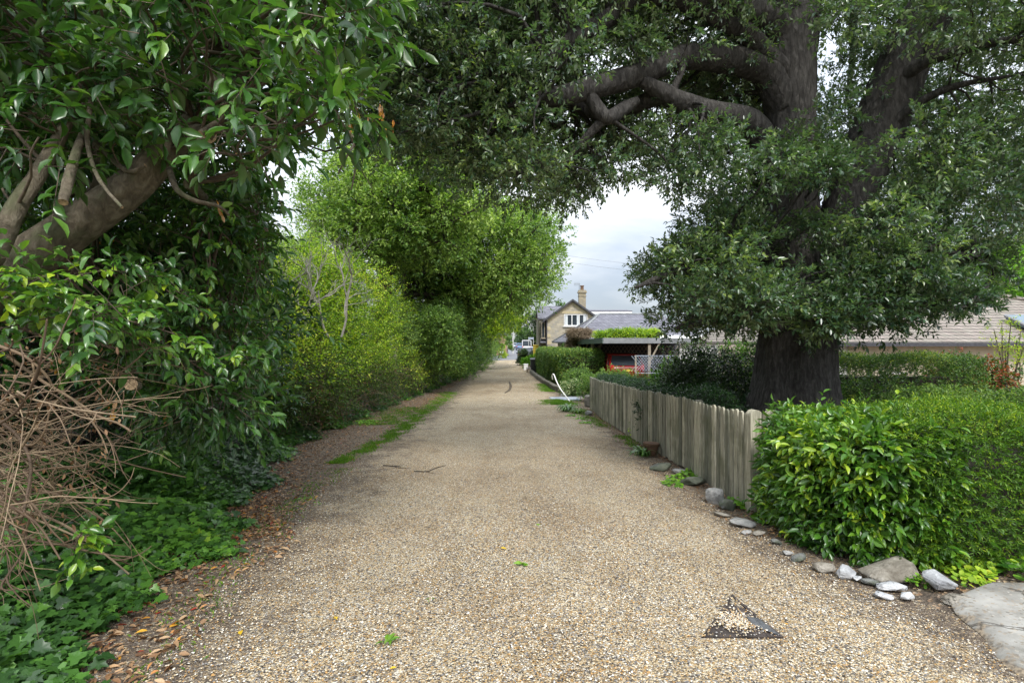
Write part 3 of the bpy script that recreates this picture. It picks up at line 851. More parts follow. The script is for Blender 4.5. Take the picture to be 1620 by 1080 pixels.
# ---- slate roofed outbuilding with a hip
ob = thing('slate_outbuilding', (7.8, 38, -.8), 'low outbuilding with hipped grey slate roof in front of the stone house', 'outbuilding')
xe, ye, zE = 3.75, 33.5, P(0, 543, 33.5)[2]
A_, B_, C2, D_ = (xe, ye, zE), (13, ye, zE), (13, 42.5, zE), (3.35, 42.5, zE)
R1, R2 = (P(948, 500, 38)[0], 38, P(0, 499, 38)[2]), (11, 38, P(0, 499, 38)[2])
g = Geo(); slope(g, A_, B_, R2, R1, .1); slope(g, D_, C2, R2, R1, .1); g.plate([A_, R1, D_], (0, 0, .1)); g.plate([B_, R2, C2], (0, 0, .1))
rf = g.build('roof', Mt['slate'], ob)
g = Geo()
for a, b2 in ((A_, R1), (D_, R1), (R1, R2)): g.tube([np.array(a) + (0, 0, .11), np.array(b2) + (0, 0, .11)], .08, 8)
g.build('ridge_tiles', Mt['felt'], rf)
g = Geo(); g.prism([(4.1, 34), (12.6, 34), (12.6, 42), (3.75, 42)], -1.6, zE + .02); g.build('wall', Mt['stonewall'], ob)

# ---- white cottage wall behind the carport
wc = thing('white_cottage', (9.5, 33, -.8), 'white rendered cottage wall with small window behind the carport', 'cottage')
g = Geo(); g.box((10.3, 33.2, .3), (6.0, .3, 3.0)); g.build('wall', Mt['whitewall'], wc)
frame_window(wc, P(1017, 0, 33)[0], P(1029, 0, 33)[0], P(0, 572, 33)[2], P(0, 555, 33)[2], 33.02, 1, 'white', .06, False)
g = Geo(); g.plate([(7.2, 32.6, 1.6), (13.4, 32.6, 1.6), (13.4, 33.4, 1.9), (7.2, 33.4, 1.9)], (0, 0, .1)); g.box((9.0, 32.95, 1.05), (1.6, .12, .12)); g.build('lintel', Mt['whitewall'], wc)

# ---- carport
cpt = thing('carport', (6.2, 27, -.5), 'open timber carport with flat felt roof sheltering the red car', 'carport')
zc = P(0, 541, 24.6)[2]
c1, c2, c3, c4 = (P(913, 0, 30)[0], 30, P(0, 543, 30)[2]), (P(954, 0, 24.6)[0], 24.6, zc), (9.2, 25.2, zc), (9.6, 30, zc)
g = Geo(); g.plate([c1, c2, c3, c4], (0, 0, .05)); g.build('roof', Mt['soffit'], cpt)
g = Geo()
def board(g, a, b2, h, th=.04, z=0):
    a = np.array(a, float); b2 = np.array(b2, float); d = nrm(b2 - a); n_ = np.array([d[1], -d[0], 0]) * th
    g.plate([a + (0, 0, z), b2 + (0, 0, z), b2 + (0, 0, z + h), a + (0, 0, z + h)], n_)
board(g, c1, c2, .26, .04, -.06); g.build('side_fascia', Mt['l_tree2'] if False else plain('green_fascia', (.10, .14, .13), .7, .15), cpt)
g = Geo(); board(g, c2, c3, .26, .04, -.06); g.build('front_fascia', Mt['felt'], cpt)
g = Geo(); g.plate([np.array(c) + (0, 0, .16) for c in (c1, c2, c3, c4)], (0, 0, .03)); g.build('roof_felt', Mt['felt'], cpt)
for x_, y_ in ((P(938, 0, 27)[0], 27.2), (P(1027, 0, 25)[0], 25.0), (P(917, 0, 29.6)[0], 29.6)):
    g = Geo(); g.box((x_, y_, (zc - .9) / 2 + .0), (.13, .13, zc + .9)); g.build('post', Mt['timber'], cpt)
    g = Geo(); g.tube([(x_ + .06, y_, zc - .9), (x_ + .52, y_ - .02, zc - .02)], .05, 4); g.build('brace', Mt['timber'], cpt)
g = Geo()
for k in range(26): g.box((4.0 + k * .22, 29.6, .55), (.03, .02, 2.0), ry=.6, m=0); g.box((4.0 + k * .22, 29.63, .55), (.03, .02, 2.0), ry=-.6)
g.box((6.8, 29.95, .6), (6.0, .05, 2.2), m=1)
g.build('back_trellis', [Mt['timber'], Mt['flashing']], cpt)

# ---- cars
def loft(g, secs, m=0, smooth=True):
    """secs: list of rings (same count)"""
    S = np.array(secs, float); n, k = S.shape[:2]
    V = S.reshape(-1, 3); F = []
    for a in range(n - 1):
        for q in range(k):
            r_ = (q + 1) % k
            F += [(a * k + q, a * k + r_, (a + 1) * k + r_), (a * k + q, (a + 1) * k + r_, (a + 1) * k + q)]
    F += [(0, q + 1, q) for q in range(1, k - 1)] + [((n - 1) * k, (n - 1) * k + q, (n - 1) * k + q + 1) for q in range(1, k - 1)]
    g.add(V, F, m, .5, smooth)

def make_car(name, loc, rz, paint, L=4.1, W=1.76, H=1.48, label='', van=False, small=False):
    r_ = thing('parked_' + name, loc, label, 'van' if van else 'car', None if not small else 'cars parked along the far road')
    M3 = rot(0, 0, rz); T0 = np.array(loc)
    def tr(g_):
        g_.V = [v @ M3.T + T0 for v in g_.V]; return g_
    # long axis is local Y, tail at -L/2
    hl, hw = L / 2, W / 2
    def ring(y, zt1, wt, zb1=.28, wb=None):
        wb = hw if wb is None else wb
        return [(-wb * .93, y, zb1), (wb * .93, y, zb1), (wb, y, .52), (wb * .985, y, min(zt1, .86)), (wt, y, zt1), (wt * .55, y, zt1 + .02), (-wt * .55, y, zt1 + .02), (-wt, y, zt1), (-wb * .985, y, min(zt1, .86)), (-wb, y, .52)]
    hood = .92 if not van else 1.05
    g = Geo()
    loft(g, [ring(-hl, .80, hw * .84, .36, hw * .9), ring(-hl + .08, .90, hw * .92, .30, hw * .96), ring(-hl + .4, .93, hw * .95), ring(0, .92, hw * .95), ring(hl - 1.1, hood, hw * .92), ring(hl - .3, hood - .14, hw * .86, .28, hw * .95), ring(hl, .62, hw * .74, .34, hw * .84)])
    tr(g); g.build('body', Mt[paint], r_)
    if van: prof_ = [(-hl + .02, .9, .93, 1.0), (-hl + .05, H, .93, .9), (hl - 1.5, H, .93, .9), (hl - .95, 1.0, .93, .95)]
    else: prof_ = [(-hl + .10, .90, .93, 0), (-hl + .50, H - .07, .93, 0), (-hl + 1.0, H, .93, 0), (.15, H - .01, .93, 0), (hl - 1.25, .92, .93, 0)]
    hi = H
    # glasshouse: lower ring and roof ring
    yb = [prof_[0][0], hl - 1.15 if not van else hl - .9]; ytp = [-hl + (.5 if not van else .08), .25 if not van else hl - 1.5]
    wb_, wtp = hw * .93, hw * .76 if not van else hw * .9
    lowr = [(-wb_, yb[0], .88), (wb_, yb[0], .88), (wb_, yb[1], .9), (-wb_, yb[1], .9)]
    top = [(-wtp, ytp[0], hi - .09), (wtp, ytp[0], hi - .09), (wtp, ytp[1], hi - .07), (-wtp, ytp[1], hi - .07)]
    g = Geo()
    V = lowr + top; g.add(V, [(0, 1, 5), (0, 5, 4), (1, 2, 6), (1, 6, 5), (2, 3, 7), (2, 7, 6), (3, 0, 4), (3, 4, 7)], 0)
    tr(g); g.build('windows', Mt['glass'], r_)
    g = Geo()
    tp = np.array(top); cen_ = tp.mean(0)
    rt = [tp * [1.03, 1, 1] + [0, 0, 0], tp * [1.02, 1, 1] + [0, 0, .05], (tp - cen_) * [.86, .9, 1] + cen_ + [0, 0, .09]]
    loft(g, rt)
    for a, b2 in ((0, 4), (1, 5), (2, 6), (3, 7)):
        g.tube([V[a], V[b2]], .055, 6)
    for sx in (-1, 1):
        y_m = (yb[0] + yb[1]) / 2 - .25
        g.tube([(sx * wb_, y_m, .88), (sx * wtp, y_m + .05, hi - .08)], .04, 6)
        if not van: g.tube([(sx * wb_, yb[0] + .45, .9), (sx * wtp, ytp[0] + .25, hi - .08)], .09, 6)
    tr(g); g.build('roof', Mt[paint], r_)
    if small: wheels = [(-1, 1), (-1, -1)]
    else: wheels = [(sx, sy) for sx in (-1, 1) for sy in (-1, 1)]
    for sx, sy in wheels:
        g = Geo(); cx1, cy1 = sx * (hw - .1), sy * (hl - .78)
        g.tube([(cx1 - .1, cy1, .31), (cx1 + .1, cy1, .31)], .31, 20, sub=1); tr(g); wh = g.build('wheel', Mt['tyre'], r_)
        g = Geo(); g.tube([(cx1 + sx * .101, cy1, .31), (cx1 + sx * .112, cy1, .31)], [.2, .17], 14, sub=1); tr(g); g.build('rim', Mt['silver'], wh)
    for sx in (-1, 1):
        g = Geo(); g.box((sx * (hw * .82), -hl + .02, .82 if not van else .75), (.2, .12, .26), bev=.03); tr(g); g.build('tail_light', Mt['lamp_red'], r_)
        g = Geo(); g.box((sx * (hw * .66), hl - .06, .66), (.34, .16, .15), bev=.04); tr(g); g.build('headlight', Mt['lamp_white'], r_)
        g = Geo(); g.box((sx * (hw + .07), hl - 1.45, .96), (.16, .1, .12), bev=.03); tr(g); g.build('door_mirror', Mt[paint], r_)
    g = Geo(); g.box((0, -hl - .02, .50), (W * .86, .12, .16), bev=.05); tr(g); g.build('bumper', Mt['black'] if van or paint != 'red' else Mt[paint], r_)
    g = Geo(); g.box((0, hl + .0, .42), (W * .8, .12, .16), bev=.05); tr(g); g.build('bumper', Mt['black'], r_)
    if not small:
        g = Geo(); g.box((0, -hl - .005, .70), (.5, .02, .11)); tr(g); g.build('number_plate', Mt['yellow'], r_)
        g = Geo(); g.tube([(.05, -hl + .20, 1.02), (-.5, -hl + .24, 1.06)], .012, 4); tr(g); g.build('rear_wiper', Mt['black'], r_)
    return r_
zc_ = -.52
make_car('car', (5.55, 27.3, zc_), R(4), 'red', 4.1, 1.85, 1.5, 'red hatchback parked under the open carport')
zr_ = lambda y: float(zt(1, y)) + .03
make_car('car', (1.55, 60.5, zr_(60)), 0, 'darkcar', 4.2, 1.8, 1.62, 'dark car nearest the gravel, half behind the leafy shrubs', small=True)
make_car('car', (3.15, 75, zr_(75)), 0, 'silver', 4.2, 1.75, 1.45, 'pale silver car behind the dark car', small=True)
make_car('car', (1.75, 112, zr_(112)), 0, 'bluecar', 4.2, 1.75, 1.5, 'blue car parked far down the road beside the white van', small=True)
make_car('car', (1.0, 126, zr_(126)), 0, 'silver', 4.2, 1.8, 1.5, 'silver car at the far left end of the parked row', small=True)
make_car('van', (3.15, 112, zr_(112)), 0, 'white', 5.2, 2.0, 2.15, 'white van parked far down the road among the cars', van=True, small=True)

# ---- bungalow on the right
bg_ = thing('tiled_bungalow', (15, 22, -.6), 'cream bungalow with brown clay tile roof and skylight, behind the oak', 'bungalow')
yE = 18.0; z1 = P(0, 545.5, yE)[2]
x0, x1 = P(1235, 0, yE)[0], 24
rz_ = P(0, 440, 22.5)[2]; rx0, rx1 = P(1300, 0, 22.5)[0], P(1400, 0, 22.5)[0]
g = Geo()
E1, E2, E3, E4 = (x0, yE - .35, z1 - .02), (x1, yE - .35, z1 - .02), (x1, 27, z1), (x0, 27, z1)
K1, K2 = (rx0, 22.5, rz_), (rx1, 22.5, rz_); K3 = (22, 20.8, P(0, 487, 20.8)[2])
g.plate([E1, E2, K3, K2, K1], (0, 0, .1)); g.plate([E4, E3, K3, K2, K1], (0, 0, .1)); g.plate([E2, K3, E3], (0, 0, .1)); g.plate([E1, K1, E4], (0, 0, .1))
rf = g.build('roof', Mt['tileroof'], bg_)
g = Geo()
g.tube([np.array(K1) + (0, 0, .12), np.array(K2) + (0, 0, .12), np.array(K3) + (0, 0, .12)], .1, 8, sub=1); g.build('ridge_tiles', Mt['terracotta'] if False else Mt['tileroof'], rf)
g = Geo(); g.plate([(18.5, 18.2, z1 + .46), (20.6, 18.2, z1 + .46), (20.6, 19.3, z1 + .97), (18.6, 19.3, z1 + .97)], (0, -.05, .14)); sk = g.build('skylight', Mt['glass_blue'], rf)
g = Geo(); g.tube([(18.48, 18.18, z1 + .58), (18.58, 19.3, z1 + 1.1)], .06, 4); g.tube([(18.58, 19.3, z1 + 1.1), (20.6, 19.3, z1 + 1.1)], .05, 4); g.build('frame', Mt['felt'], sk)
g = Geo(); g.box((18.2, yE + .2, z1 / 2 - .5), (12.6, .3, z1 + 1.0)); g.build('wall', Mt['render'], bg_)
g = Geo(); g.box(((x0 + 24) / 2, yE - .38, z1 + .02), (24 - x0, .1, .13)); g.build('gutter', Mt['flashing'], bg_)
g = Geo(); g.box((P(1360, 0, 18)[0], yE + .3, z1 / 2 - .5), (3.6, .3, z1 + 1.0)); g.build('side_wall', Mt['whitewall'], bg_)
frame_window(bg_, P(1398, 0, yE)[0], P(1432, 0, yE)[0], z1 - .95, z1 - .12, yE + .1, 2, 'white', .06, False)

# ---- distant brick house on the left of the road
dh = thing('brick_house', (-2.6, 82, -1.5), 'small distant brick house with grey roof on the left of the road', 'house')
xa1, xb1 = P(778, 0, 80)[0], P(802, 0, 80)[0]
ze1 = P(0, 530, 80)[2]; zr1 = P(0, 519, 83)[2]
g = Geo(); g.box(((xa1 + xb1) / 2, 83, (ze1 - 1.5) / 2), (xb1 - xa1, 6, ze1 + 1.5)); g.build('wall', Mt['brick'], dh)
g = Geo(); m0 = (xa1 + xb1) / 2 - .3
g.plate([(xa1 - .2, 79.8, ze1), (xb1 + .2, 79.8, ze1), (m0, 83, zr1)], (0, 0, .1)); g.plate([(xb1 + .2, 79.8, ze1), (xb1 + .2, 86.2, ze1), (m0, 83, zr1)], (0, 0, .1)); g.plate([(xa1 - .2, 79.8, ze1), (xa1 - .2, 86.2, ze1), (m0, 83, zr1)], (0, 0, .1))
g.build('roof', Mt['slate'], dh)
g = Geo(); g.box((-1.6, 79.95, .3), (.7, .08, 1.1)); g.build('window', Mt['white'], dh)

# ---- garden wall and picket fence on the far left
gw = thing('garden_wall', (-1.9, 66, -1.5), 'low pale wall with pickets along the left of the road', 'wall')
g = Geo()
a, b2 = np.array((-3.2, 60, float(zt(-3, 60)))), np.array((-1.6, 105, float(zt(-2, 105))))
d = b2 - a
g.plate([a, b2, b2 + (0, 0, .75), a + (0, 0, .75)], (-.2, 0, 0)); g.build('wall', Mt['paving'], gw)
g = Geo()
for k in range(28):
    p_ = a + d * k / 28; g.box(p_ + (-.1, 0, 1.0), (.09, .05, .6))
g.build('picket_panel', Mt['timber'], gw)
for k in range(5):
    p_ = a + d * k / 5; g = Geo(); g.box(p_ + (.06, 0, .7), (.2, .2, 1.4)); g.build('pillar', Mt['flashing'], gw)

# ---- pole, sign, grit bin
g = Geo(); p0 = P(811.5, 548, 88); g.tube([(p0[0], 88, -1.5), (p0[0], 88, P(0, 515, 88)[2])], [.12, .09], 8)
tag(g.build('telegraph_pole', Mt['pole']), 'pale telegraph pole on the left of the far road', 'pole')
r_ = thing('road_sign', (P(840, 0, 76)[0], 76, -1.5), 'small square sign frame on two thin posts beside the far road', 'sign')
for dx in (-.35, .35):
    g = Geo(); g.tube([(r_.location.x + dx, 76, -1.5), (r_.location.x + dx, 76, P(0, 533, 76)[2])], .035, 6); g.build('post', Mt['pole'], r_)
g = Geo(); g.box((r_.location.x, 75.95, P(0, 535, 76)[2]), (.8, .04, .28)); g.build('panel', Mt['trellis'], r_)
r_ = thing('grit_bin', (P(848.5, 0, 48)[0], 48, -1.45), 'small yellow grit bin beside the hedge end', 'bin')
zq = P(0, 547, 48)[2]
g = Geo(); g.box((r_.location.x, 48, (zq - 1.45) / 2), (.62, .5, zq + 1.45), bev=.05); g.build('body', Mt['yellow'], r_)
g = Geo(); g.box((r_.location.x, 48, zq + .05), (.68, .56, .12), bev=.05); g.build('lid', Mt['yellow'], r_)

# ---- black wheelie bins, white box, bench
def bin_(x, y, h, label):
    z = float(zt(x, y)); r_ = thing('wheelie_bin', (x, y, z), label, 'bin', 'black wheelie bins at the far end of the hedge')
    g = Geo(); b0, b1 = .23, .29
    V = [(x - b0, y - b0, z + .06), (x + b0, y - b0, z + .06), (x + b0, y + b0, z + .06), (x - b0, y + b0, z + .06), (x - b1, y - b1, z + h), (x + b1, y - b1, z + h), (x + b1, y + b1 + .05, z + h), (x - b1, y + b1 + .05, z + h)]
    g.add(V, [(0, 2, 1), (0, 3, 2), (0, 1, 5), (0, 5, 4), (1, 2, 6), (1, 6, 5), (2, 3, 7), (2, 7, 6), (3, 0, 4), (3, 4, 7)]); g.build('body', Mt['black'], r_)
    g = Geo(); g.plate([(x - .31, y - .33, z + h), (x + .31, y - .33, z + h), (x + .31, y + .34, z + h + .1), (x - .31, y + .34, z + h + .1)], (0, 0, .05)); g.build('lid', Mt['black'], r_)
    for s in (-1, 1):
        g = Geo(); g.tube([(x + s * .26, y + .2, z + .1), (x + s * .31, y + .2, z + .1)], .1, 12, sub=1); g.build('wheel', Mt['tyre'], r_)
bin_(1.75, 40.8, 1.05, 'black wheelie bin nearest the low kerb wall')
bin_(2.1, 41.9, 1.1, 'taller black wheelie bin against the hedge')
x_, y_ = 1.2, 44.5; z_ = float(zt(x_, y_))
r_ = thing('white_planter', (x_, y_, z_), 'small square white box standing beside the lane by the bins', 'box')
g = Geo(); g.box((x_, y_, z_ + .26), (.36, .36, .52), bev=.02); g.build('body', Mt['white'], r_)
g = Geo(); g.box((x_, y_, z_ + .535), (.42, .42, .05), bev=.015); g.build('rim', Mt['white'], r_)
x_, y_ = 1.42, 41.2; z_ = float(zt(x_, y_))
r_ = thing('low_bench', (x_, y_, z_), 'low plank seat on rough legs at the end of the kerb wall', 'bench')
g = Geo(); g.box((x_ + .1, y_, z_ + .36), (.75, .32, .06), rz=-.3, ry=.12); g.build('seat', Mt['paving'], r_)
for dx in (-.2, .38): g = Geo(); g.box((x_ + dx, y_, z_ + .16), (.1, .24, .34), rz=-.3); g.build('leg', Mt['timber'], r_)

# ---- kerb wall in front of the mid hedge
kp = [(1.5, 40.5), (1.75, 35), (1.98, 30), (2.2, 25.3), (2.45, 23.8), (3.0, 23.4)]
g = Geo()
for (ax_, ay_), (bx_, by_) in zip(kp[:-1], kp[1:]):
    n_ = max(1, int(math.hypot(bx_ - ax_, by_ - ay_) / .75))
    for k in range(n_):
        t0 = (k + .5) / n_; x_, y_ = ax_ + (bx_ - ax_) * t0, ay_ + (by_ - ay_) * t0
        L_ = math.hypot(bx_ - ax_, by_ - ay_) / n_
        g.box((x_, y_, float(zt(x_, y_)) + .12 + rng.uniform(-.015, .015)), (.24, L_ - .02, .32), rz=math.atan2(-(bx_ - ax_), by_ - ay_), bev=.03)
tag(g.build('kerb_wall', Mt['kerb']), 'low mossy kerb of dark blocks along the foot of the clipped hedge', 'wall')
# flat slate slabs and rubble wall end
g = Geo(); g.box((2.15, 20.8, float(zt(2.15, 20.8)) + .03), (1.15, .95, .06), rz=.1, bev=.015)
tag(g.build('paving_slab', Mt['slab']), 'flat blue-grey slab at the gateway beyond the fence', 'slab')
g = Geo(); g.box((2.75, 22.2, float(zt(2.75, 22.2)) + .035), (1.3, 1.6, .07), rz=-.15, bev=.015)
tag(g.build('gateway_slab', Mt['paving']), 'pale concrete slab under the white hose', 'slab')
g = Geo(); g.box((2.95, 18.0, float(zt(2.9, 18.0)) + .2), (.8, .22, .42), rz=.1, bev=.05)
tag(g.build('wall_stub', Mt['kerb']), 'short mossy stone wall end beside the far end of the fence', 'wall')
# white hose arching out of the hedge
g = Geo(); hp = [P(888, 607, 21.0), P(878, 596, 21.4), P(874, 594, 21.6), P(876, 600, 21.6), P(883, 612, 21), P(889, 619, 20.4), P(899, 632, 19)]
g.tube([P(874, 600, 21.8), P(873.5, 594, 21.6), P(876, 592, 21.4), P(880, 602, 21), P(886, 614, 20.6), P(894, 625, 20.2), P(901, 634, 19.4)], .024, 8, sub=6)
tag(g.build('garden_hose', Mt['hose']), 'white hose arching from the clipped hedge down to the slab', 'hose')
# trellis fence by the cottage
r_ = thing('trellis_fence', (6.6, 24.5, -.5), 'pale diamond trellis fence right of the carport post', 'fence')
g = Geo()
for k in range(15):
    for s in (-1, 1): g.box((6.0 + k * .13, 24.4 + s * .012, .55), (.022, .012, .95), ry=s * .7)
g.box((6.9, 24.4, .92), (2.0, .04, .04)); g.box((6.9, 24.4, .1), (2.0, .04, .04)); g.build('lattice', Mt['trellis'], r_)
for x_ in (5.9, 7.4): g = Geo(); g.box((x_, 24.43, .2), (.07, .07, 1.5)); g.build('post', Mt['timber'], r_)
# overhead wires
for k, (pa, pb, lab) in enumerate((((895, 404, 60), (1110, 418, 70), 'upper overhead wire crossing the sky above the stone house'), ((880, 412, 60), (1110, 430, 70), 'lower overhead wire crossing the sky above the stone house'))):
    a, b2 = P(*pa), P(*pb); g = Geo()
    L_ = [a + (b2 - a) * s + np.array([0, 0, -.5 * math.sin(math.pi * s)]) for s in np.linspace(-.8, 1.6, 9)]
    g.tube(L_, .013, 4, sub=2); tag(g.build('overhead_wire', Mt['felt']), lab, 'wire')

# ================================================================== FENCE
pf = thing('picket_fence', (2.6, 11, -.45), 'weathered grey close-boarded picket fence with rounded tops beside the gravel', 'fence')
FX = lambda y: np.interp(y, [5.4, 7, 9, 12, 14, 17], [2.61, 2.60, 2.56, 2.52, 2.52, 2.62])
def picket(g, x, y, z, h, w_, th, ang, rnd, tilt=0):
    n = 7; P2 = [(-w_ / 2, 0), (w_ / 2, 0), (w_ / 2, h - w_ * .42)] + [(w_ / 2 * math.cos(a), h - w_ * .42 + w_ * .42 * math.sin(a)) for a in np.linspace(.4, math.pi - .4, n)] + [(-w_ / 2, h - w_ * .42)]
    V = []
    for s in (-.5, .5):
        for u, v in P2: V.append((u, s * th, v))
    k = len(P2); V = np.array(V) @ rot(0, tilt, ang).T + (x, y, z)
    F = [(0, i, i + 1) for i in range(1, k - 1)] + [(k, k + i + 1, k + i) for i in range(1, k - 1)]
    for i in range(k):
        j = (i + 1) % k; F += [(i, k + j, j), (i, k + i, k + j)]
    g.add(V, F, 0, rnd)
g = Geo(); y = 5.62
while y < 17.0:
    x = float(FX(y)); an = math.atan2(.2, float(FX(y + .1)) - float(FX(y - .1)))
    picket(g, x - .03 + rng.normal(0, .003), y, float(zt(x, y)) + .03 + rng.uniform(-.015, .02), 1.04 + rng.normal(0, .007), .086, .024, an + rng.normal(0, .02), rng.uniform(0, 1), rng.normal(0, .006))
    y += .127 + rng.normal(0, .003)
g.build('picket_panel', Mt['fence'], pf)
for zz in (.28, .82):
    g = Geo(); q = np.arange(5.6, 17.1, 1.9)
    for a, b2 in zip(q[:-1], q[1:]):
        pa, pb = np.array([FX(a) + .02, a, zt(FX(a), a) + zz]), np.array([FX(b2) + .02, b2, zt(FX(b2), b2) + zz])
        g.plate([pa, pb, pb + (0, 0, .08), pa + (0, 0, .08)], (.04, 0, 0))
    g.build('rail', Mt['fence'], pf)
for k, y in enumerate((7.4, 9.3, 11.2, 13.1, 15.0, 16.95)):
    g = Geo(); x = float(FX(y)) + .11; g.box((x, y, float(zt(x, y)) + .5), (.09, .09, 1.12), bev=.01, rnd=.4); g.build('post', Mt['fence'], pf)
g = Geo(); z_ = float(zt(2.6, 5.5))
picket(g, 2.60, 5.50, z_ - .05, 1.15, .14, .09, .15, .75); g.build('post', Mt['fence'], pf)
g = Geo(); picket(g, 2.75, 5.40, z_ - .05, 1.16, .15, .10, .1, .9); g.build('post', Mt['fence'], pf)
g = Geo(); picket(g, 2.90, 5.50, z_ - .02, .98, .10, .03, .2, .3); g.build('picket_panel', Mt['fence'], pf)

# ================================================================== STONES
def stone(px, py, w_, h_, mat, label, seed, flat=1.0, rz=None, deep=None, angular=.5, name='stone', lift=0.0):
    r2 = np.random.default_rng(seed); c = G(px, py + h_ * .35); Y = c[1]
    W = w_ / FPX * Y; H = max(.03, h_ / FPX * Y * .75) * flat; D = deep if deep else max(W * .6, .06)
    th = r2.uniform(0, 6.3); n = 26
    d = sph(r2, n) ; d = d / np.max(np.abs(d), 1, keepdims=True) ** angular
    V = d * np.array([W / 2, D / 2, H * .62]) * (1 + r2.normal(0, .10, (n, 1)))
    V = V @ rot(r2.normal(0, .12), r2.normal(0, .12), r2.uniform(-.4, .4) if rz is None else rz).T
    # subdivide the hull once for a worn, slightly uneven face
    import bmesh
    bm = bmesh.new(); vs = [bm.verts.new(v) for v in V]; res = bmesh.ops.convex_hull(bm, input=vs)
    bmesh.ops.delete(bm, geom=[v for v in bm.verts if not v.link_faces], context='VERTS')
    bmesh.ops.bevel(bm, geom=bm.edges[:] + bm.verts[:], offset=min(W, D, H) * .10, segments=2, affect='EDGES', profile=.5, clamp_overlap=True)
    bmesh.ops.triangulate(bm, faces=bm.faces[:])
    bmesh.ops.subdivide_edges(bm, edges=bm.edges[:], cuts=1, use_grid_fill=True)
    for v in bm.verts: v.co *= 1 + r2.normal(0, .012)
    bmesh.ops.triangulate(bm, faces=bm.faces[:]); bm.verts.index_update()
    VV = np.array([v.co[:] for v in bm.verts]); FF = [[v.index for v in f.verts] for f in bm.faces]; bm.free()
    VV = VV + (c[0], c[1] + D * .3, c[2] + .035 + H * .32 + lift)
    g = Geo(); g.add(VV, FF, 0, .5, True)
    return tag(g.build(name, Mt[mat]), label, 'stone', 'edging stones along the gravel')
stone(1420, 912, 88, 30, 'stone_brown', 'long tapering pale slab sticking out from under the laurel hedge', 1, .8, .35, .28, .8)
stone(1497, 928, 50, 30, 'stone_white', 'rounded pale grey boulder beside the lime-green ground cover', 2, 1.1, .2, .17, .4)
stone(1438, 950, 26, 12, 'stone_white', 'small angular white stone at the corner of the concrete', 3)
stone(1415, 935, 44, 15, 'stone_white', 'flat elongated white stone in front of the long slab', 4, .6, -.3)
stone(1402, 949, 28, 13, 'stone_white', 'small flat white stone nearest the gravel below the elongated one', 5, .6)
stone(1342, 912, 30, 24, 'stone_white', 'jagged grey and white stone left of the long slab', 6, 1.0)
stone(1306, 904, 34, 18, 'stone_brown', 'rounded brown-grey stone under the hedge front', 7, .9)
stone(1267, 889, 26, 14, 'stone_dark', 'dark oval stone touching the hedge leaves', 8, .8)
stone(1248, 880, 17, 10, 'stone_grey', 'small blue-grey oval pebble stone left of the dark oval one', 9, .8)
stone(1380, 925, 26, 14, 'stone_dark', 'reddish dark stone sunk between the white ones', 10, .5)
stone(1359, 922, 13, 8, 'stone_white', 'tiny white stone between the jagged and the reddish stones', 11, .7)
stone(1133, 790, 30, 26, 'stone_grey', 'upright grey rock at the foot of the fence near its end', 12, 1.2)
stone(1152, 802, 26, 20, 'stone_dark', 'blue-grey wedge rock against the last pickets', 13, 1.0)
stone(1144, 818, 26, 11, 'stone_brown', 'flat pale triangular stone in front of the wedge rock', 14, .6)
stone(1180, 831, 44, 18, 'stone_grey', 'broad flat grey stone below the fence post', 15, .6)
stone(1182, 847, 18, 10, 'stone_grey', 'small grey stone left of the tan cobble', 16, .7)
stone(1203, 848, 20, 11, 'stone_brown', 'small tan cobble below the fence post', 17, .8)
stone(1230, 862, 16, 10, 'stone_dark', 'small dark stone at the left foot of the laurel hedge', 18, .8)
stone(1047, 742, 34, 16, 'stone_dark', 'dark flat rock beside the terracotta pot', 19, .8)
stone(1077, 748, 22, 10, 'stone_grey', 'pale grey stone behind the round-leaved weeds', 20, .8)
stone(1100, 765, 40, 16, 'stone_dark', 'dark mossy rock behind the round-leaved weeds', 21, .9)
stone(932, 655, 12, 10, 'stone_grey', 'pale stone at the far foot of the fence', 22, 1.0)
stone(1238, 918, 0.1 + 14, 6, 'stone_white', 'lone white chip lying on the gravel left of the hedge stones', 23, .6) if False else None
stone(1520, 955, 40, 14, 'stone_brown', 'half-buried tan stone at the back edge of the concrete', 24, .5)

# rusty triangular cover
r_ = thing('drain_cover', G(1172, 992), 'rusty triangular iron cover half buried in the gravel', 'cover')
def onl(px, py, dz):
    p_ = G(px, py); q = P(px, py, 1.0); p_ = p_.copy()
    p_[2] = float(lane_z(p_[0], p_[1])) + dz
    return p_
tri = [onl(1110, 1021, 0), onl(1240, 1020, 0), onl(1158, 951, 0)]
tri = [np.array(q) for q in tri]; cen_ = sum(tri) / 3
g = Geo(); g.plate([q + (0, 0, -.03) for q in tri], (0, 0, .031)); g.build('plate', Mt['rust'], r_)
g = Geo()
for a, b2 in ((0, 1), (1, 2), (2, 0)):
    A1, B1 = tri[a], tri[b2]; A2, B2 = A1 + (cen_ - A1) * .12, B1 + (cen_ - B1) * .12
    g.plate([A1 + (0, 0, .004), B1 + (0, 0, .004), B2 + (0, 0, .004), A2 + (0, 0, .004)], (0, 0, .005))
g.build('rim', Mt['rust'], r_)
g = Geo(); g.plate([tri[1] + (-.015, .006, .010), onl(1192, 1004, .010), onl(1181, 991, .022), onl(1200, 993, .018)], (0, 0, .003)); g.build('raised_flap', Mt['iron'], r_)

# ================================================================== POT
pt = G(1032, 722); 
r_ = thing('plant_pot', pt, 'mossy terracotta pot leaning against the fence', 'pot')
g = Geo(); g.tube([pt + (0, .1, -.02), pt + (.005, .1, .1), pt + (.01, .1, .19)], [.085, .11, .125], 18, sub=2); g.build('body', Mt['terracotta'], r_)
g = Geo(); g.tube([pt + (.01, .1, .17), pt + (.012, .1, .215)], [.137, .137], 18, sub=1); g.build('rim', Mt['terracotta'], r_)

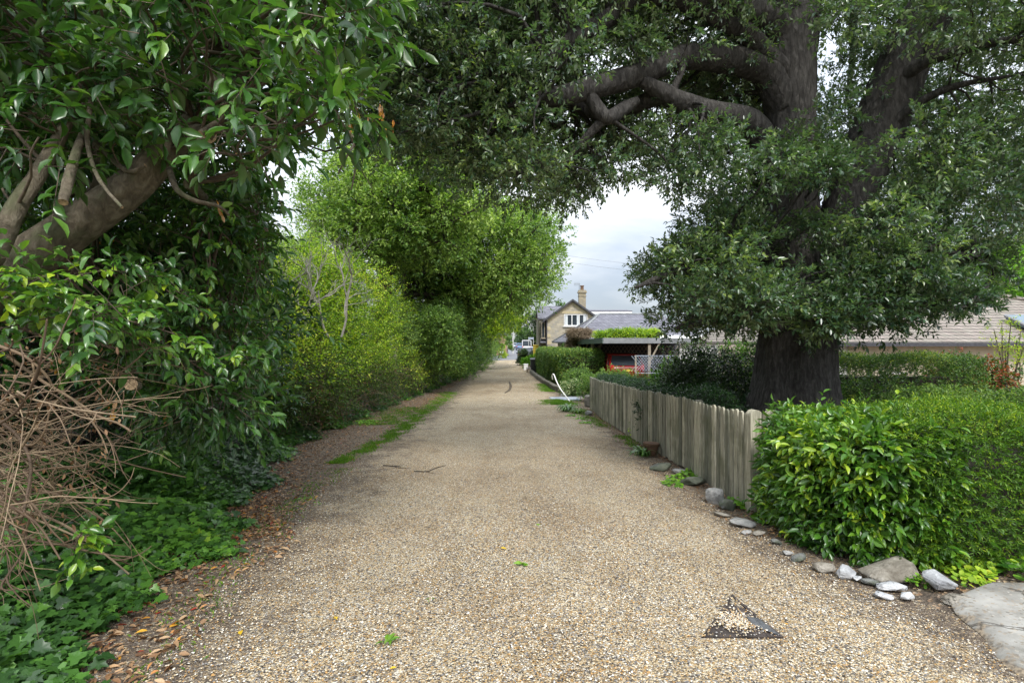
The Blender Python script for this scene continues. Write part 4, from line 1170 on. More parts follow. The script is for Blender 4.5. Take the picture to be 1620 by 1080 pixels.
# ================================================================== HOLM OAK
rng = np.random.default_rng(21)
oak = thing('holm_oak', (4.35, 8.0, -.25), 'huge dark holm oak with fluted forked trunk spreading over the lane', 'tree')
OY = 8.0
g = Geo()
fl = lambda k: (lambda s, a: 1 + k * (1 - s) ** 1.5 * (.5 * np.cos(5 * a + .6) + .3 * np.cos(8 * a + 2) + .25 * np.cos(3 * a + 1)) + .03 * np.cos(13 * a))
g.tube([P(1252, 668, OY) - (0, 0, .2), P(1253, 640, OY), P(1254, 600, OY), P(1255, 540, OY), P(1252, 480, OY), P(1250, 420, OY), P(1250, 330, OY), P(1250, 250, OY), P(1249, 190, OY), P(1247, 110, OY), P(1255, 40, OY), P(1262, -60, OY + .1), P(1268, -220, OY + .2)],
       [.78, .64, .57, .51, .43, .40, .39, .37, .36, .38, .36, .33, .24], 40, 0, sub=4, ridge=fl(.22), wob=.012, rng=rng)
g.tube([P(1285, 640, OY + .05) - (0, 0, .3), P(1283, 600, OY + .02), P(1287, 540, OY), P(1300, 470, OY), P(1318, 400, OY), P(1344, 310, OY), P(1372, 245, OY), P(1398, 180, OY), P(1438, 80, OY), P(1480, 0, OY), P(1530, -110, OY), P(1560, -240, OY)],
       [.42, .36, .33, .32, .33, .34, .37, .38, .36, .33, .28, .2], 32, 0, sub=4, ridge=fl(.12), wob=.012, rng=rng)
g.tube([P(1215, 668, OY - .1) - (0, 0, .1), P(1222, 620, OY - .1), P(1232, 560, OY - .05)], [.34, .26, .12], 20, 0, sub=4, ridge=fl(.2))
g.build('trunk', Mt['bark_oak'], oak)
Lm = [
    ([P(1236, 290, OY - .1), P(1212, 240, OY - .2), P(1187, 196, OY - .4), P(1129, 180, OY - .6), P(1085, 165, OY - .8), P(1052, 149, OY - .9), P(1015, 128, OY - 1)], [.24, .22, .20, .17, .15, .13, .08]),
    ([P(1240, 170, OY - .1), P(1211, 116, OY - .2), P(1148, 94, OY - .4), P(1081, 91, OY - .6), P(1040, 106, OY - .8), P(999, 122, OY - 1), P(927, 142, OY - 1.2), P(869, 154, OY - 1.4), P(840, 142, OY - 1.2), P(800, 110, OY - .6), P(760, 90, OY)], [.24, .22, .19, .17, .16, .15, .14, .12, .08, .05, .03]),
    ([P(1245, 70, OY), P(1211, 30, OY - .2), P(1148, 16, OY - .5), P(1095, 0, OY - .8), P(1010, -10, OY - 1.1), P(965, 28, OY - 1.2), P(905, 62, OY - 1.3), P(860, 104, OY - 1.2), P(820, 140, OY - .6), P(790, 200, OY)], [.27, .24, .20, .17, .14, .12, .10, .09, .07, .04]),
    ([P(1245, 130, OY - .1), P(1211, 88, OY - .3), P(1177, 52, OY - .5), P(1120, 20, OY - .7), P(1060, -40, OY - .9)], [.2, .17, .14, .11, .06]),
    ([P(1052, 149, OY - .9), P(1010, 165, OY - .6), P(960, 185, OY - .2), P(900, 165, OY + .2), P(860, 180, OY + .5)], [.12, .11, .10, .08, .04]),
    ([P(927, 142, OY - 1.2), P(945, 172, OY - 1.2), P(962, 186, OY - 1.2), P(990, 170, OY - 1), P(1010, 158, OY - 1)], [.09, .10, .10, .09, .05]),
    ([P(960, 185, OY - 1.2), P(925, 220, OY - 1.1), P(900, 250, OY - 1), P(865, 290, OY - 1)], [.07, .05, .04, .02]),
    ([P(1062, 150, OY - .9), P(1073, 125, OY - .9), P(1083, 100, OY - .8)], [.05, .045, .04]),
    ([P(1400, 150, OY), P(1460, 100, OY - .5), P(1560, 70, OY - 1), P(1640, 60, OY - 1.4)], [.12, .09, .06, .03]),
    ([P(1380, 240, OY), P(1430, 180, OY - .4), P(1500, 140, OY - .8), P(1600, 120, OY - 1.2)], [.1, .07, .05, .02]),
    ([P(1250, 430, OY), P(1190, 400, OY - .6), P(1110, 420, OY - 1), P(1040, 440, OY - 1.2), P(1005, 455, OY - 1.3)], [.12, .09, .06, .04, .015]),
    ([P(1255, 480, OY), P(1200, 490, OY - .8), P(1130, 505, OY - 1.2), P(1070, 520, OY - 1.2)], [.1, .07, .05, .015]),
    ([P(1300, 440, OY), P(1370, 400, OY - .6), P(1450, 390, OY - 1), P(1540, 410, OY - 1.2)], [.12, .09, .06, .02]),
    ([P(1300, 480, OY), P(1370, 480, OY - .6), P(1450, 490, OY - 1), P(1530, 485, OY - 1.1)], [.1, .07, .05, .015]),
    ([P(1250, 60, OY), P(1200, -60, OY + 1), P(1100, -120, OY + 2), P(950, -60, OY + 3), P(820, 60, OY + 3.4)], [.22, .17, .14, .1, .05]),
    ([P(1262, 0, OY), P(1310, -60, OY + .8), P(1350, 40, OY + 2), P(1340, 160, OY + 3)], [.12, .1, .08, .03]),
]
for pts, rd in Lm:
    g = Geo(); g.tube(pts, rd, 14, 0, sub=5, wob=.03, rng=rng); g.build('limb', Mt['bark_oak'], oak)
sk_up = skel_of([p for p, _ in Lm[:8]] + [Lm[14][0]]); sk_lo = skel_of([p for p, _ in Lm[10:14]] + [[P(1252, 540, OY), P(1250, 380, OY)]]); sk_r = skel_of([Lm[8][0], Lm[9][0], Lm[15][0], [P(1398, 180, OY), P(1560, -240, OY)], [P(1262, 20, OY), P(1268, -200, OY)]])
limbline = [(np.array([proj(q) for q in p]), np.array(p)[:, 1]) for p, _ in Lm[:8]] + [(np.array([(1250, 420), (1249, 190), (1247, 110), (1262, -60)]), np.array([OY] * 4)), (np.array([(1344, 310), (1398, 180), (1438, 80), (1480, 0)]), np.array([OY] * 4))]
def near_line(C, lines, wpx, front=.2):
    """True where a clump would hide a limb that shows in the photograph"""
    q = proj(C); hit = np.zeros(len(C), bool)
    for ln, yy_ in lines:
        for a, b2, ya, yb in zip(ln[:-1], ln[1:], yy_[:-1], yy_[1:]):
            d = b2 - a; t_ = np.clip(((q - a) @ d) / (d @ d), 0, 1)
            hit |= (np.linalg.norm(q - (a + t_[:, None] * d), axis=1) < wpx) & (C[:, 1] < ya + (yb - ya) * t_ + front)
    return hit
UP = [(575, -160), (570, 120), (590, 200), (640, 235), (700, 270), (790, 300), (850, 315), (900, 325), (925, 290), (980, 262), (1030, 290), (1075, 300), (1130, 270), (1200, 230), (1235, 180), (1235, -160)]
C1 = clumps_px(rng, UP, 700, lambda x, y: np.interp(x, [560, 900, 1240], [6.6, 6.8, 7.6]) + rng.uniform(-.9, 3.8, len(x)))
kk = near_line(C1, limbline, 36, .35) & (rng.random(len(C1)) < .93) & (proj(C1)[:, 0] > 850)
# sparser between the limbs, where the sky shows through
qq = proj(C1); thin = inpoly(qq, [(1060, 190), (1190, 210), (1230, 300), (1060, 300), (960, 230)]) | inpoly(qq, [(1090, 20), (1200, 40), (1200, 90), (1060, 80)])
C1 = C1[~kk & ~(thin & (rng.random(len(C1)) < .45))]
LO = [(1225, 235), (1150, 300), (1075, 345), (1035, 410), (1010, 440), (1012, 480), (1045, 505), (1100, 518), (1180, 520), (1235, 552), (1290, 540), (1340, 520), (1400, 515), (1460, 500), (1530, 480), (1575, 450), (1560, 400), (1500, 375), (1440, 340), (1340, 300), (1290, 230)]
C2 = clumps_px(rng, LO, 215, (6.0, 9.8))
kk = near_line(C2, [(np.array([(1249, 190), (1250, 500)]), np.array([OY, OY])), (np.array([(1344, 320), (1398, 180)]), np.array([OY, OY]))], 42) & (rng.random(len(C2)) < .62)
C2 = C2[~kk]
RT = [(1290, -160), (1290, 230), (1345, 300), (1440, 330), (1540, 385), (1620, 345), (1760, 330), (1760, -160)]
C3 = clumps_px(rng, RT, 380, (6.0, 11.5))
q3 = proj(C3); thin = inpoly(q3, [(1285, 0), (1370, 0), (1340, 280), (1285, 250)]) | inpoly(q3, [(1500, 60), (1640, 60), (1640, 200), (1560, 200)])
C3 = C3[~(near_line(C3, [(np.array([(1344, 310), (1398, 180), (1438, 80), (1490, -20)]), np.array([OY] * 4))], 60) & (rng.random(len(C3)) < .85)) & ~(thin & (rng.random(len(C3)) < .6))]
bo = Geo(); boughs(bo, rng, C1, sk_up, .035, .007); boughs(bo, rng, C2, sk_lo, .03, .007); C3b = C3[np.min(np.linalg.norm(C3[:, None] - sk_r[None], axis=2), 1) < 1.25]; boughs(bo, rng, C3b, sk_r, .02, .006)
bo.build('branches', Mt['bark_oak'], oak)
def skygap(pos):
    q = proj(pos)
    return ~inpoly(q, [(905, 360), (935, 320), (990, 288), (1040, 312), (1082, 332), (1062, 380), (1000, 425), (985, 470), (700, 470), (640, 275), (700, 312), (800, 338), (860, 352)]) & ~inpoly(q, [(420, 150), (560, 215), (600, 262), (700, 320), (600, 500), (420, 500)])
g = Geo()
kw = dict(m=9, leaf=.080, width=.47, tmpl=T_FOLD, twig=.0025, droop=.12, ang=1.05)
crown(g, rng, C1, rng.uniform(.25, .6, len(C1)), 50, flat=.6, slen=.19, bias=(0, 0, -.15), up=.7, keep=skygap, **kw)
crown(g, rng, C2, rng.uniform(.2, .58, len(C2)), 60, flat=.5, slen=.19, bias=(0, -.15, .25), up=.9, keep=skygap, **kw)
crown(g, rng, C3, rng.uniform(.3, .62, len(C3)), 50, flat=.6, slen=.2, bias=(0, 0, 0), up=.8, **kw)
g.build('crown', [Mt['l_oak'], Mt['twig_dark']], oak)

# ================================================================== LAUREL TREE, near left
rng = np.random.default_rng(33)
lt = thing('laurel_tree', (-3.9, 3.4, -.1), 'big glossy laurel tree with a thick smooth leaning trunk, left of the lane', 'tree')
g = Geo(); rg = lambda s, a: 1 + .05 * np.cos(3 * a + 5 * s) + .03 * np.cos(5 * a)
tp = [P(-260, 760, 3.3), P(-120, 560, 3.35), P(-10, 450, 3.4), P(60, 402, 3.45), P(130, 352, 3.5), P(205, 297, 3.6), P(262, 240, 3.7), P(308, 196, 3.8)]
g.tube(tp, [.20, .165, .145, .138, .128, .117, .105, .085], 24, 0, sub=5, ridge=rg, wob=.008, rng=rng)
g.tube([P(296, 214, 3.75), P(335, 175, 4.0), P(368, 120, 4.2), P(390, 85, 4.3), P(402, 45, 4.35), P(412, -30, 4.4), P(420, -160, 4.5)], [.10, .13, .15, .135, .11, .09, .06], 18, 0, sub=5, ridge=rg)
g.build('trunk', Mt['bark_laurel'], lt)
g = Geo(); g.tube([P(300, 215, 3.62), P(318, 212, 3.5), P(330, 213, 3.45)], [.075, .062, .055], 16, 0, sub=3, capm=1); g.build('cut_stub', [Mt['bark_laurel'], Mt['cut_wood']], lt)
LB = [([P(80, 410, 3.6), P(150, 320, 4.0), P(163, 240, 4.2), P(168, 160, 4.3), P(185, 60, 4.3), P(200, -60, 4.3)], [.09, .075, .07, .065, .05, .04]),
      ([P(-160, 620, 3.2), P(-70, 480, 3.0), P(-10, 400, 2.95), P(25, 330, 3.0), P(70, 260, 3.2), P(115, 170, 3.4), P(140, 60, 3.6)], [.10, .075, .06, .05, .042, .035, .02]),
      ([P(385, 85, 4.3), P(340, 72, 4.1), P(300, 78, 4.0), P(270, 60, 3.9)], [.06, .045, .035, .02]),
      ([P(160, 200, 4.2), P(120, 150, 4.4), P(90, 60, 4.6), P(60, -40, 4.8)], [.05, .04, .03, .02]),
      ([P(300, 290, 3.8), P(330, 320, 4.2), P(365, 335, 4.6), P(405, 360, 5.0)], [.045, .035, .03, .012]),
      ([P(370, 110, 4.2), P(430, 60, 4.5), P(500, 90, 4.9), P(530, 180, 5.1), P(560, 222, 5.1)], [.07, .055, .045, .03, .022]),
      ([P(412, -30, 4.4), P(480, -60, 4.8), P(560, -20, 5.3)], [.06, .04, .02])]
for pts, rd in LB:
    g = Geo(); g.tube(pts, rd, 12, 0, sub=5, wob=.03, rng=rng); g.build('limb', Mt['bark_laurel'], lt)
# cut and broken side branches with pale ends
CB = [([P(355, 92, 4.0), P(420, 70, 3.7), P(470, 60, 3.5), P(495, 58, 3.4)], [.03, .026, .022, .02]), ([P(380, 85, 4.1), P(430, 70, 3.8), P(474, 62, 3.6)], [.02, .018, .016]),
      ([P(135, 200, 3.2), P(118, 250, 3.0), P(108, 285, 2.9), P(100, 320, 2.8)], [.018, .026, .028, .024]),
      ([P(145, 150, 3.2), P(138, 220, 3.1), P(150, 270, 3.0), P(168, 300, 2.9), P(193, 328, 2.8)], [.014, .013, .012, .010, .008]),
      ([P(412, 158, 3.9), P(378, 172, 3.6), P(345, 192, 3.4), P(317, 211, 3.3)], [.008, .013, .016, .019]), ([P(345, 192, 3.4), P(358, 215, 3.3), P(374, 243, 3.25)], [.010, .009, .007]),
      ([P(558, 222, 5.1), P(563, 232, 5.1), P(565, 250, 5.1), P(556, 300, 5.1)], [.022, .02, .012, .007]), ([P(562, 226, 5.1), P(550, 245, 5.0), P(535, 275, 5.0)], [.014, .011, .008]), ([P(564, 228, 5.1), P(568, 260, 5.1), P(590, 300, 5.2)], [.009, .006, .004]),
      ([P(268, 268, 3.6), P(280, 300, 3.4), P(310, 318, 3.4), P(345, 326, 3.6), P(362, 340, 3.8)], [.022, .018, .015, .012, .008]),
      ([P(0, 478, 2.9), P(25, 462, 2.7), P(64, 440, 2.6)], [.006, .006, .005]), ([P(150, 225, 3.6), P(200, 270, 3.5), P(230, 262, 3.5)], [.02, .018, .014])]
for pts, rd in CB:
    g = Geo(); g.tube(pts, rd, 8, 0, sub=5, capm=1, wob=.04, rng=rng); g.build('cut_branch', [Mt['bark_laurel'], Mt['cut_wood']], lt)
trunkpx = [(np.array([(-10, 450), (60, 402), (130, 352), (205, 297), (262, 240), (308, 196)]), np.array([3.4, 3.45, 3.5, 3.6, 3.7, 3.8])), (np.array([(335, 175), (368, 120), (390, 85), (402, 45)]), np.array([4, 4.2, 4.3, 4.35]))]
def lclump(poly, n, yr):
    C = clumps_px(rng, poly, n, yr)
    C = C[~(near_line(C, trunkpx, 62, .3) & (rng.random(len(C)) < .93))]
    q = proj(C)
    ln = np.array([(-10, 450), (130, 352), (262, 240)])
    return C
TL = [(-260, -220), (-260, 330), (0, 340), (150, 250), (300, 200), (400, 215), (445, 240), (480, 250), (545, 205), (562, 130), (565, -220)]
Ca = lclump(TL, 150, (2.7, 4.2)); Cb = lclump(TL, 350, (4.0, 6.8))
BL = [(-200, 420), (150, 400), (240, 330), (330, 250), (415, 250), (425, 330), (425, 420), (415, 500), (395, 590), (350, 660), (250, 640), (100, 480)]
Cc = lclump(BL, 210, (4.2, 7.4)); Cc = Cc[~inpoly(proj(Cc), [(200, 400), (330, 400), (330, 470), (200, 470)]) | (rng.random(len(Cc)) < .55)]
ML = [(-80, 420), (40, 400), (150, 420), (260, 440), (300, 520), (200, 540), (60, 500), (-80, 540)]
Cd = lclump(ML, 15, (2.6, 3.4))
bo = Geo(); skl = skel_of([p for p, _ in LB] + [tp])
Cx = np.concatenate([Ca, Cb, Cc]); Cx = Cx[np.min(np.linalg.norm(Cx[:, None] - skl[None], axis=2), 1) < 1.7]
boughs(bo, rng, Cx, skl, .016, .005, sag=.05); bo.build('branches', Mt['twig'], lt)
def lkeep(pos):
    q = proj(pos)
    return (pos[:, 1] > .5) & ~inpoly(q, [(422, 240), (470, 205), (555, 178), (640, 220), (600, 520), (425, 430), (416, 330)])
g = Geo()
kl = dict(m=8, leaf=.125, width=.40, tmpl=T_LAUREL, twig=.0035, droop=.35, ang=.95, up=.8)
crown(g, rng, Ca, rng.uniform(.2, .36, len(Ca)), 8, slen=.26, bias=(.25, -.35, .1), keep=lkeep, **kl)
crown(g, rng, Cb, rng.uniform(.25, .45, len(Cb)), 13, slen=.26, bias=(.2, -.2, -.05), keep=lkeep, **kl)
kl['leaf'] = .10
crown(g, rng, Cc, rng.uniform(.3, .5, len(Cc)), 19, slen=.25, bias=(.3, -.2, -.1), keep=lkeep, **kl)
crown(g, rng, Cd, rng.uniform(.12, .28, len(Cd)), 7, slen=.28, bias=(.6, -.3, -.1), keep=lkeep, **kl)
g.build('crown', [Mt['l_laurel'], Mt['twig']], lt)
# a few browned leaves still hanging
g = Geo(); q = Cc[rng.integers(0, len(Cc), 26)] + rng.normal(0, .15, (26, 3)); q[:, 1] -= .5
q = np.concatenate([q, P(600, 180, 5.2) + rng.normal(0, .08, (6, 3)), P(570, 175, 5.1) + rng.normal(0, .05, (4, 3))])
sprays(g, rng, q, np.tile([[0.1, 0, -1.0]], (len(q), 1)) + rng.normal(0, .2, (len(q), 3)), np.full(len(q), .12), 4, .07, .4, T_LAUREL, ang=.4, droop=.5, tone=np.full(len(q), .85), tonevar=.12)
g.build('dead_leaves', Mt['l_litter'], lt)

# dark thicket and trees behind the laurel
rng = np.random.default_rng(41)
def tree(label, name, base, top, r0, polys, leafm, leaf=.14, per=70, crad=(.7, 1.3), m=6, up=.9, slen=.35, tmpl=T_FOLD, width=.5, group=None, bias=(0, 0, .25), cat='tree', trunks=None, flat=.8, seed=1, keep=None, twr=.004, barkm='bark_far', br=.10, lkeep_=None, maxb=6.0):
    r2 = np.random.default_rng(seed)
    rt = thing(name, base, label, cat, group)
    base = np.array(base, float); top = np.array(top, float)
    paths = trunks or [([base - (0, 0, .2), base * .65 + top * .35 + r2.normal(0, .15, 3), base * .3 + top * .7 + r2.normal(0, .2, 3), top], [r0 * 1.25, r0 * .9, r0 * .6, r0 * .2])]
    g = Geo()
    for pts, rd in paths: g.tube(pts, rd, 16, 0, sub=5, wob=.03, rng=r2)
    g.build('trunk', Mt[barkm], rt)
    Cs = []
    for poly, n, dep in polys: Cs.append(clumps_px(r2, poly, n, dep))
    C = np.concatenate(Cs)
    if keep is not None: C = C[keep(C)]
    C = C[C[:, 2] > zt(C[:, 0], C[:, 1]) + .2]
    bo = Geo(); sk_ = skel_of([p for p, _ in paths], .4); Cq = C[(r2.random(len(C)) < .8) & (np.min(np.linalg.norm(C[:, None] - sk_[None], axis=2), 1) < maxb)]; boughs(bo, r2, Cq, sk_, br, min(.02, br * .5)); len(Cq) and bo.build('branches', Mt[barkm], rt)
    g = Geo(); crown(g, r2, C, r2.uniform(*crad, len(C)), per, m, leaf, width, tmpl, slen=slen, bias=bias, up=up, flat=flat, twig=twr, droop=.12, keep=lkeep_)
    g.build('crown', [Mt[leafm], Mt['twig_dark']], rt)
    return rt
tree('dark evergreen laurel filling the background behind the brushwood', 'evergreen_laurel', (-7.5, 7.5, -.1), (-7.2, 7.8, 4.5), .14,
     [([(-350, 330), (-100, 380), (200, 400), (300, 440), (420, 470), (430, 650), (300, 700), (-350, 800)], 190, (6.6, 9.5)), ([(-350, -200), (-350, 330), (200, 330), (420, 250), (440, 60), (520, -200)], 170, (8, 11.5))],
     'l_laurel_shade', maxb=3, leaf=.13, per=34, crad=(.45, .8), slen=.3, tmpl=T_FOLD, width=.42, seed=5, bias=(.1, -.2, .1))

# ---- dead brushwood
bw = np.random.default_rng(77)
ds = thing('dead_shrub', (-3.3, 2.9, -.1), 'tangled leafless brown shrub of cut stems, lower left', 'shrub')
def twigrun(g, p, d, L, r0, n=7, bend=.25, dr=-.03, m=0, capm=1, rn=None):
    pts = [np.array(p, float)]; d = nrm(np.array(d, float)); k = rn.normal(0, bend, 3)
    for i in range(n):
        d = nrm(d + k / n * 1.5 + rn.normal(0, .09, 3) + np.array([0, 0, dr])); pts.append(pts[-1] + d * L / n)
    rd = np.linspace(r0, r0 * .5, n + 1)
    g.tube(pts, rd, 6, m, sub=2, capm=capm, rnd=rn.uniform(0, 1))
    return pts
g = Geo(); g2 = Geo()
for k in range(185):
    px_, py_ = bw.uniform(-170, 45), np.clip(bw.normal(715, 85), 545, 870)
    Y_ = bw.uniform(2.35, 3.5)
    st = P(px_, py_, Y_)
    an = bw.normal(.12, .45); d = (math.cos(an), bw.normal(-.02, .22), math.sin(an))
    L = bw.uniform(.35, 1.08); r0 = bw.uniform(.0018, .0056) if k > 24 else bw.uniform(.007, .011)
    pts = twigrun(g, st, d, L, r0, rn=bw, bend=.55, dr=-.05)
    for q in range(bw.integers(1, 5)):
        i = bw.integers(2, 7); a2 = nrm(pts[i] - pts[i - 1]) + bw.normal(0, .5, 3) + np.array([.1, 0, .05])
        twigrun(g2, pts[i], a2, L * bw.uniform(.15, .5), r0 * .6, n=5, rn=bw, bend=.7)
for k in range(9):   # thick sawn stems, upper left of the tangle
    st = P(bw.uniform(-130, -60), bw.uniform(560, 700), bw.uniform(2.4, 2.9)); an = bw.uniform(.25, .8)
    twigrun(g, st, (math.cos(an), -.05, math.sin(an)), bw.uniform(.28, .55), bw.uniform(.011, .016), rn=bw, bend=.2, dr=0)
g.build('stems', [Mt['dead'], Mt['cut_wood']], ds); g2.build('twigs', [Mt['dead'], Mt['cut_wood']], ds)
g = Geo(); n = 210
q = np.stack([bw.uniform(0, 190, n), bw.uniform(520, 860, n)], 1); Yq = bw.uniform(2.5, 3.4, n)
pos = np.stack([(q[:, 0] - CX) / FPX * Yq, Yq, EYE - (q[:, 1] - CY) / FPX * Yq], -1)
pos = pos[pos[:, 2] > zt(pos[:, 0], pos[:, 1]) + .05]
leaves(g, pos, np.tile([[0, 0, -1.0]], (len(pos), 1)) + bw.normal(0, .5, (len(pos), 3)), bw.normal(0, 1, (len(pos), 3)), bw.uniform(.015, .05, len(pos)), .014, T_LAUREL, bw, bw.uniform(.1, .6, len(pos)))
g.build('dead_leaves', Mt['l_litter'], ds)
# bright climber shoots over the brushwood
g = Geo(); cl = np.random.default_rng(78)
g3 = Geo(); SP = []
for a in ([(20, 560, 2.7), (60, 480, 2.7), (110, 440, 2.8), (200, 430, 3.0), (300, 470, 3.3)], [(0, 520, 2.6), (100, 500, 2.7), (190, 505, 2.8), (280, 530, 3.0), (330, 560, 3.3)], [(60, 440, 2.5), (90, 470, 2.6), (150, 480, 2.8), (240, 490, 3.0)], [(160, 500, 2.9), (260, 560, 3.2), (330, 570, 3.5), (400, 545, 4)], [(-30, 500, 2.5), (10, 440, 2.5), (30, 400, 2.5)], [(180, 420, 3.2), (260, 440, 3.5), (330, 500, 3.8)], [(110, 900, 2.7), (120, 860, 2.7), (135, 835, 2.7)]):
    pts = [P(*q) for q in a]; g3.tube(pts, .0035, 5, 0, sub=4); s_, _ = spline(np.array(pts), np.ones(len(pts)), 4); SP.append(s_)
SP = np.concatenate(SP); SP = np.repeat(SP, 2, 0) + cl.normal(0, .02, (len(SP) * 2, 3))
sprays(g, cl, SP, np.tile([[.5, -.4, .1]], (len(SP), 1)) + cl.normal(0, .6, (len(SP), 3)), np.full(len(SP), .12), 4, .075, .52, T_LAUREL, droop=.4, twig=.0015)
cbt = thing('climbing_shrub', (-2.6, 2.7, .2), 'thin climbing shoots with light green pointed leaves over the brushwood', 'climber')
g.build('leaves', [Mt['l_hedge'], Mt['twig']], cbt); g3.build('stems', Mt['twig'], cbt)
# pale sawn log end in the shade
g = Geo(); g.tube([P(207, 608, 3.6) + (-.12, .22, -.03), P(207, 608, 3.6)], [.036, .04], 16, 0, sub=1, capm=1); tag(g.build('sawn_log', [Mt['bark_laurel'], Mt['cut_wood']]), 'sawn round log end showing pale in the dark leaves', 'log')

# ================================================================== LEFT SIDE SHRUBS AND TREES ALONG THE LANE
EL = lambda px: -4.3 * FPX / (px - CX)                     # depth at which the thicket front stands
tree('bright yellow-green bramble thicket mounded beside the lane', 'bramble_thicket', (-5.6, 13.5, -.3), (-5.4, 13.5, 1.4), .04,
     [([(425, 480), (450, 430), (500, 405), (550, 405), (600, 440), (650, 490), (700, 525), (725, 560), (700, 600), (600, 590), (520, 600), (430, 600)], 330, lambda x, y: EL(x) + np.interp(y, [400, 600], [3.6, .35]) + rng.uniform(-.5, 2.0, len(x)))],
     'l_bramble', maxb=1.6, leaf=.08, per=50, crad=(.2, .75), slen=.42, tmpl=T_FOLD, width=.62, seed=11, cat='bramble', barkm='twig', br=.02, twr=.003)
tree('straggly green and brown scrub under the bright brambles', 'scrub', (-5.0, 13, -.4), (-5.0, 13.2, .6), .03,
     [([(420, 575), (520, 575), (640, 575), (720, 570), (738, 590), (700, 605), (600, 625), (520, 640), (420, 655)], 170, lambda x, y: EL(x) + rng.uniform(-.1, 1.8, len(x)))],
     'l_scrub', maxb=1.2, leaf=.06, per=50, crad=(.3, .55), slen=.28, tmpl=T_FOLD, width=.55, seed=12, cat='shrub', barkm='twig', br=.02, twr=.003)
# brown stems showing in the scrub
r2 = np.random.default_rng(90); dbs = thing('dry_bramble', (-4.6, 15, -.5), 'brown dry bramble stems arching out of the scrub', 'bramble'); g = Geo()
for k in range(330):
    px_ = r2.uniform(470, 722); Y_ = EL(px_) + r2.uniform(-.35, .6)
    st = np.array([(px_ - CX) / FPX * Y_, Y_, float(zt(-4.4, Y_)) + r2.uniform(.1, 1.3)])
    twigrun(g, st, (r2.normal(.15, .5), r2.normal(0, .4), r2.uniform(.1, 1)), r2.uniform(.5, 1.3), r2.uniform(.003, .006), rn=r2, bend=.8, dr=-.12)
g.build('stems', [Mt['dead'], Mt['cut_wood']], dbs)
g = Geo(); n = 1500; px_ = r2.uniform(500, 722, n); Y_ = EL(px_) + r2.uniform(-.3, .4, n)
pos = np.stack([(px_ - CX) / FPX * Y_, Y_, zt(-4.4 + 0 * Y_, Y_) + r2.uniform(.05, 1.1, n)], -1)
leaves(g, pos, r2.normal(0, 1, (n, 3)), r2.normal(0, 1, (n, 3)), r2.uniform(.03, .07, n), .03, T_FOLD, r2, r2.uniform(0, .5, n)); g.build('dead_leaves', Mt['l_litter'], dbs)
# bare grey sapling above the brambles
r2 = np.random.default_rng(91); gs = thing('dead_sapling', (-5.1, 13.2, -.3), 'bare silver-grey dead sapling with forked twigs above the brambles', 'dead tree'); g = Geo()
def fork(g, p, d, L, r, lvl, rn):
    pts = [np.array(p)]; d = nrm(np.array(d, float))
    for i in range(5): d = nrm(d + rn.normal(0, .16, 3) + np.array([0, 0, .03])); pts.append(pts[-1] + d * L / 5)
    g.tube(pts, np.linspace(r, r * .62, 6), 6 if lvl else 8, 0, sub=2)
    if lvl < 4:
        for k in range(3 if lvl < 2 else 2):
            i = rn.integers(2, 6); fork(g, pts[i], d + rn.normal(0, .55, 3) * [1, .6, .6] + [0, 0, .15], L * rn.uniform(.55, .85), r * .6, lvl + 1, rn)
for dx, dy in ((0, 0), (.5, .3), (-.5, .2), (.9, 0)): fork(g, (-4.9 + dx, 12.0 + dy, 1.7), (r2.normal(.1, .25), 0, 1), 1.15, .03, 0, r2)
g.tube([(-4.9, 12, -.3), (-4.95, 12, .6), (-4.9, 12, 1.75)], [.06, .045, .035], 8, 0); g.build('stems', Mt['dead_grey'], gs)

tree('tall bright green tree with domed crown behind the brambles', 'broadleaf_tree', (-6.2, 24, -.8), (-6.0, 24.5, 9), .45,
     [([(500, 350), (505, 275), (525, 222), (560, 205), (640, 200), (740, 240), (770, 320), (720, 400), (650, 425), (590, 420), (560, 395), (525, 385)], 170, lambda x, y: 23 + rng.uniform(-2.5, 4, len(x)))],
     'l_tree', leaf=.19, per=62, crad=(.45, 1.35), slen=.5, seed=13, keep=lambda C: ~(inpoly(proj(C), [(628, 385), (675, 385), (680, 480), (620, 480)]) & (C[:, 1] < 26)), group='broadleaf trees on the left of the lane',
     trunks=[([(-6.2, 24, -1), (-6.15, 24, 2), (-6.0, 24.2, 4.5), (-6.4, 24.5, 8)], [.48, .36, .33, .15]), ([(-6.0, 24.2, 3.4), (-6.8, 23.5, 4.6), (-7.9, 23, 4.9), (-9, 23, 5.8)], [.2, .2, .17, .08]), ([(-6.0, 24.2, 4.5), (-5, 24, 6), (-4, 24, 7)], [.2, .15, .08])])
tree('broad green tree whose crown droops toward the stone house', 'broadleaf_tree', (-4.6, 31, -1), (-4.2, 31, 9), .5,
     [([(640, 330), (700, 290), (780, 320), (850, 340), (885, 370), (888, 410), (860, 440), (840, 470), (800, 490), (740, 480), (660, 480), (620, 420)], 185, lambda x, y: 31 + rng.uniform(-4, 4, len(x)))],
     'l_tree', leaf=.21, per=66, crad=(.5, 1.5), slen=.55, seed=14, group='broadleaf trees on the left of the lane',
     trunks=[([(-4.9, 31, -1.2), (-4.9, 31, 1.5), (-4.6, 31, 4), (-4.0, 31, 8)], [.42, .34, .3, .12]), ([(-4.6, 31, 3), (-3, 30.5, 4.5), (-.5, 30, 5.3), (1.2, 30, 4.8)], [.18, .15, .11, .05])])
tree('dark green tree behind the trunk of the domed one', 'broadleaf_tree', (-5.6, 27.5, -1), (-5.6, 28, 8), .35,
     [([(600, 380), (760, 380), (770, 520), (700, 540), (620, 480)], 70, (28, 34))],
     'l_tree2', leaf=.18, per=75, crad=(.7, 1.4), seed=15, group='broadleaf trees on the left of the lane')
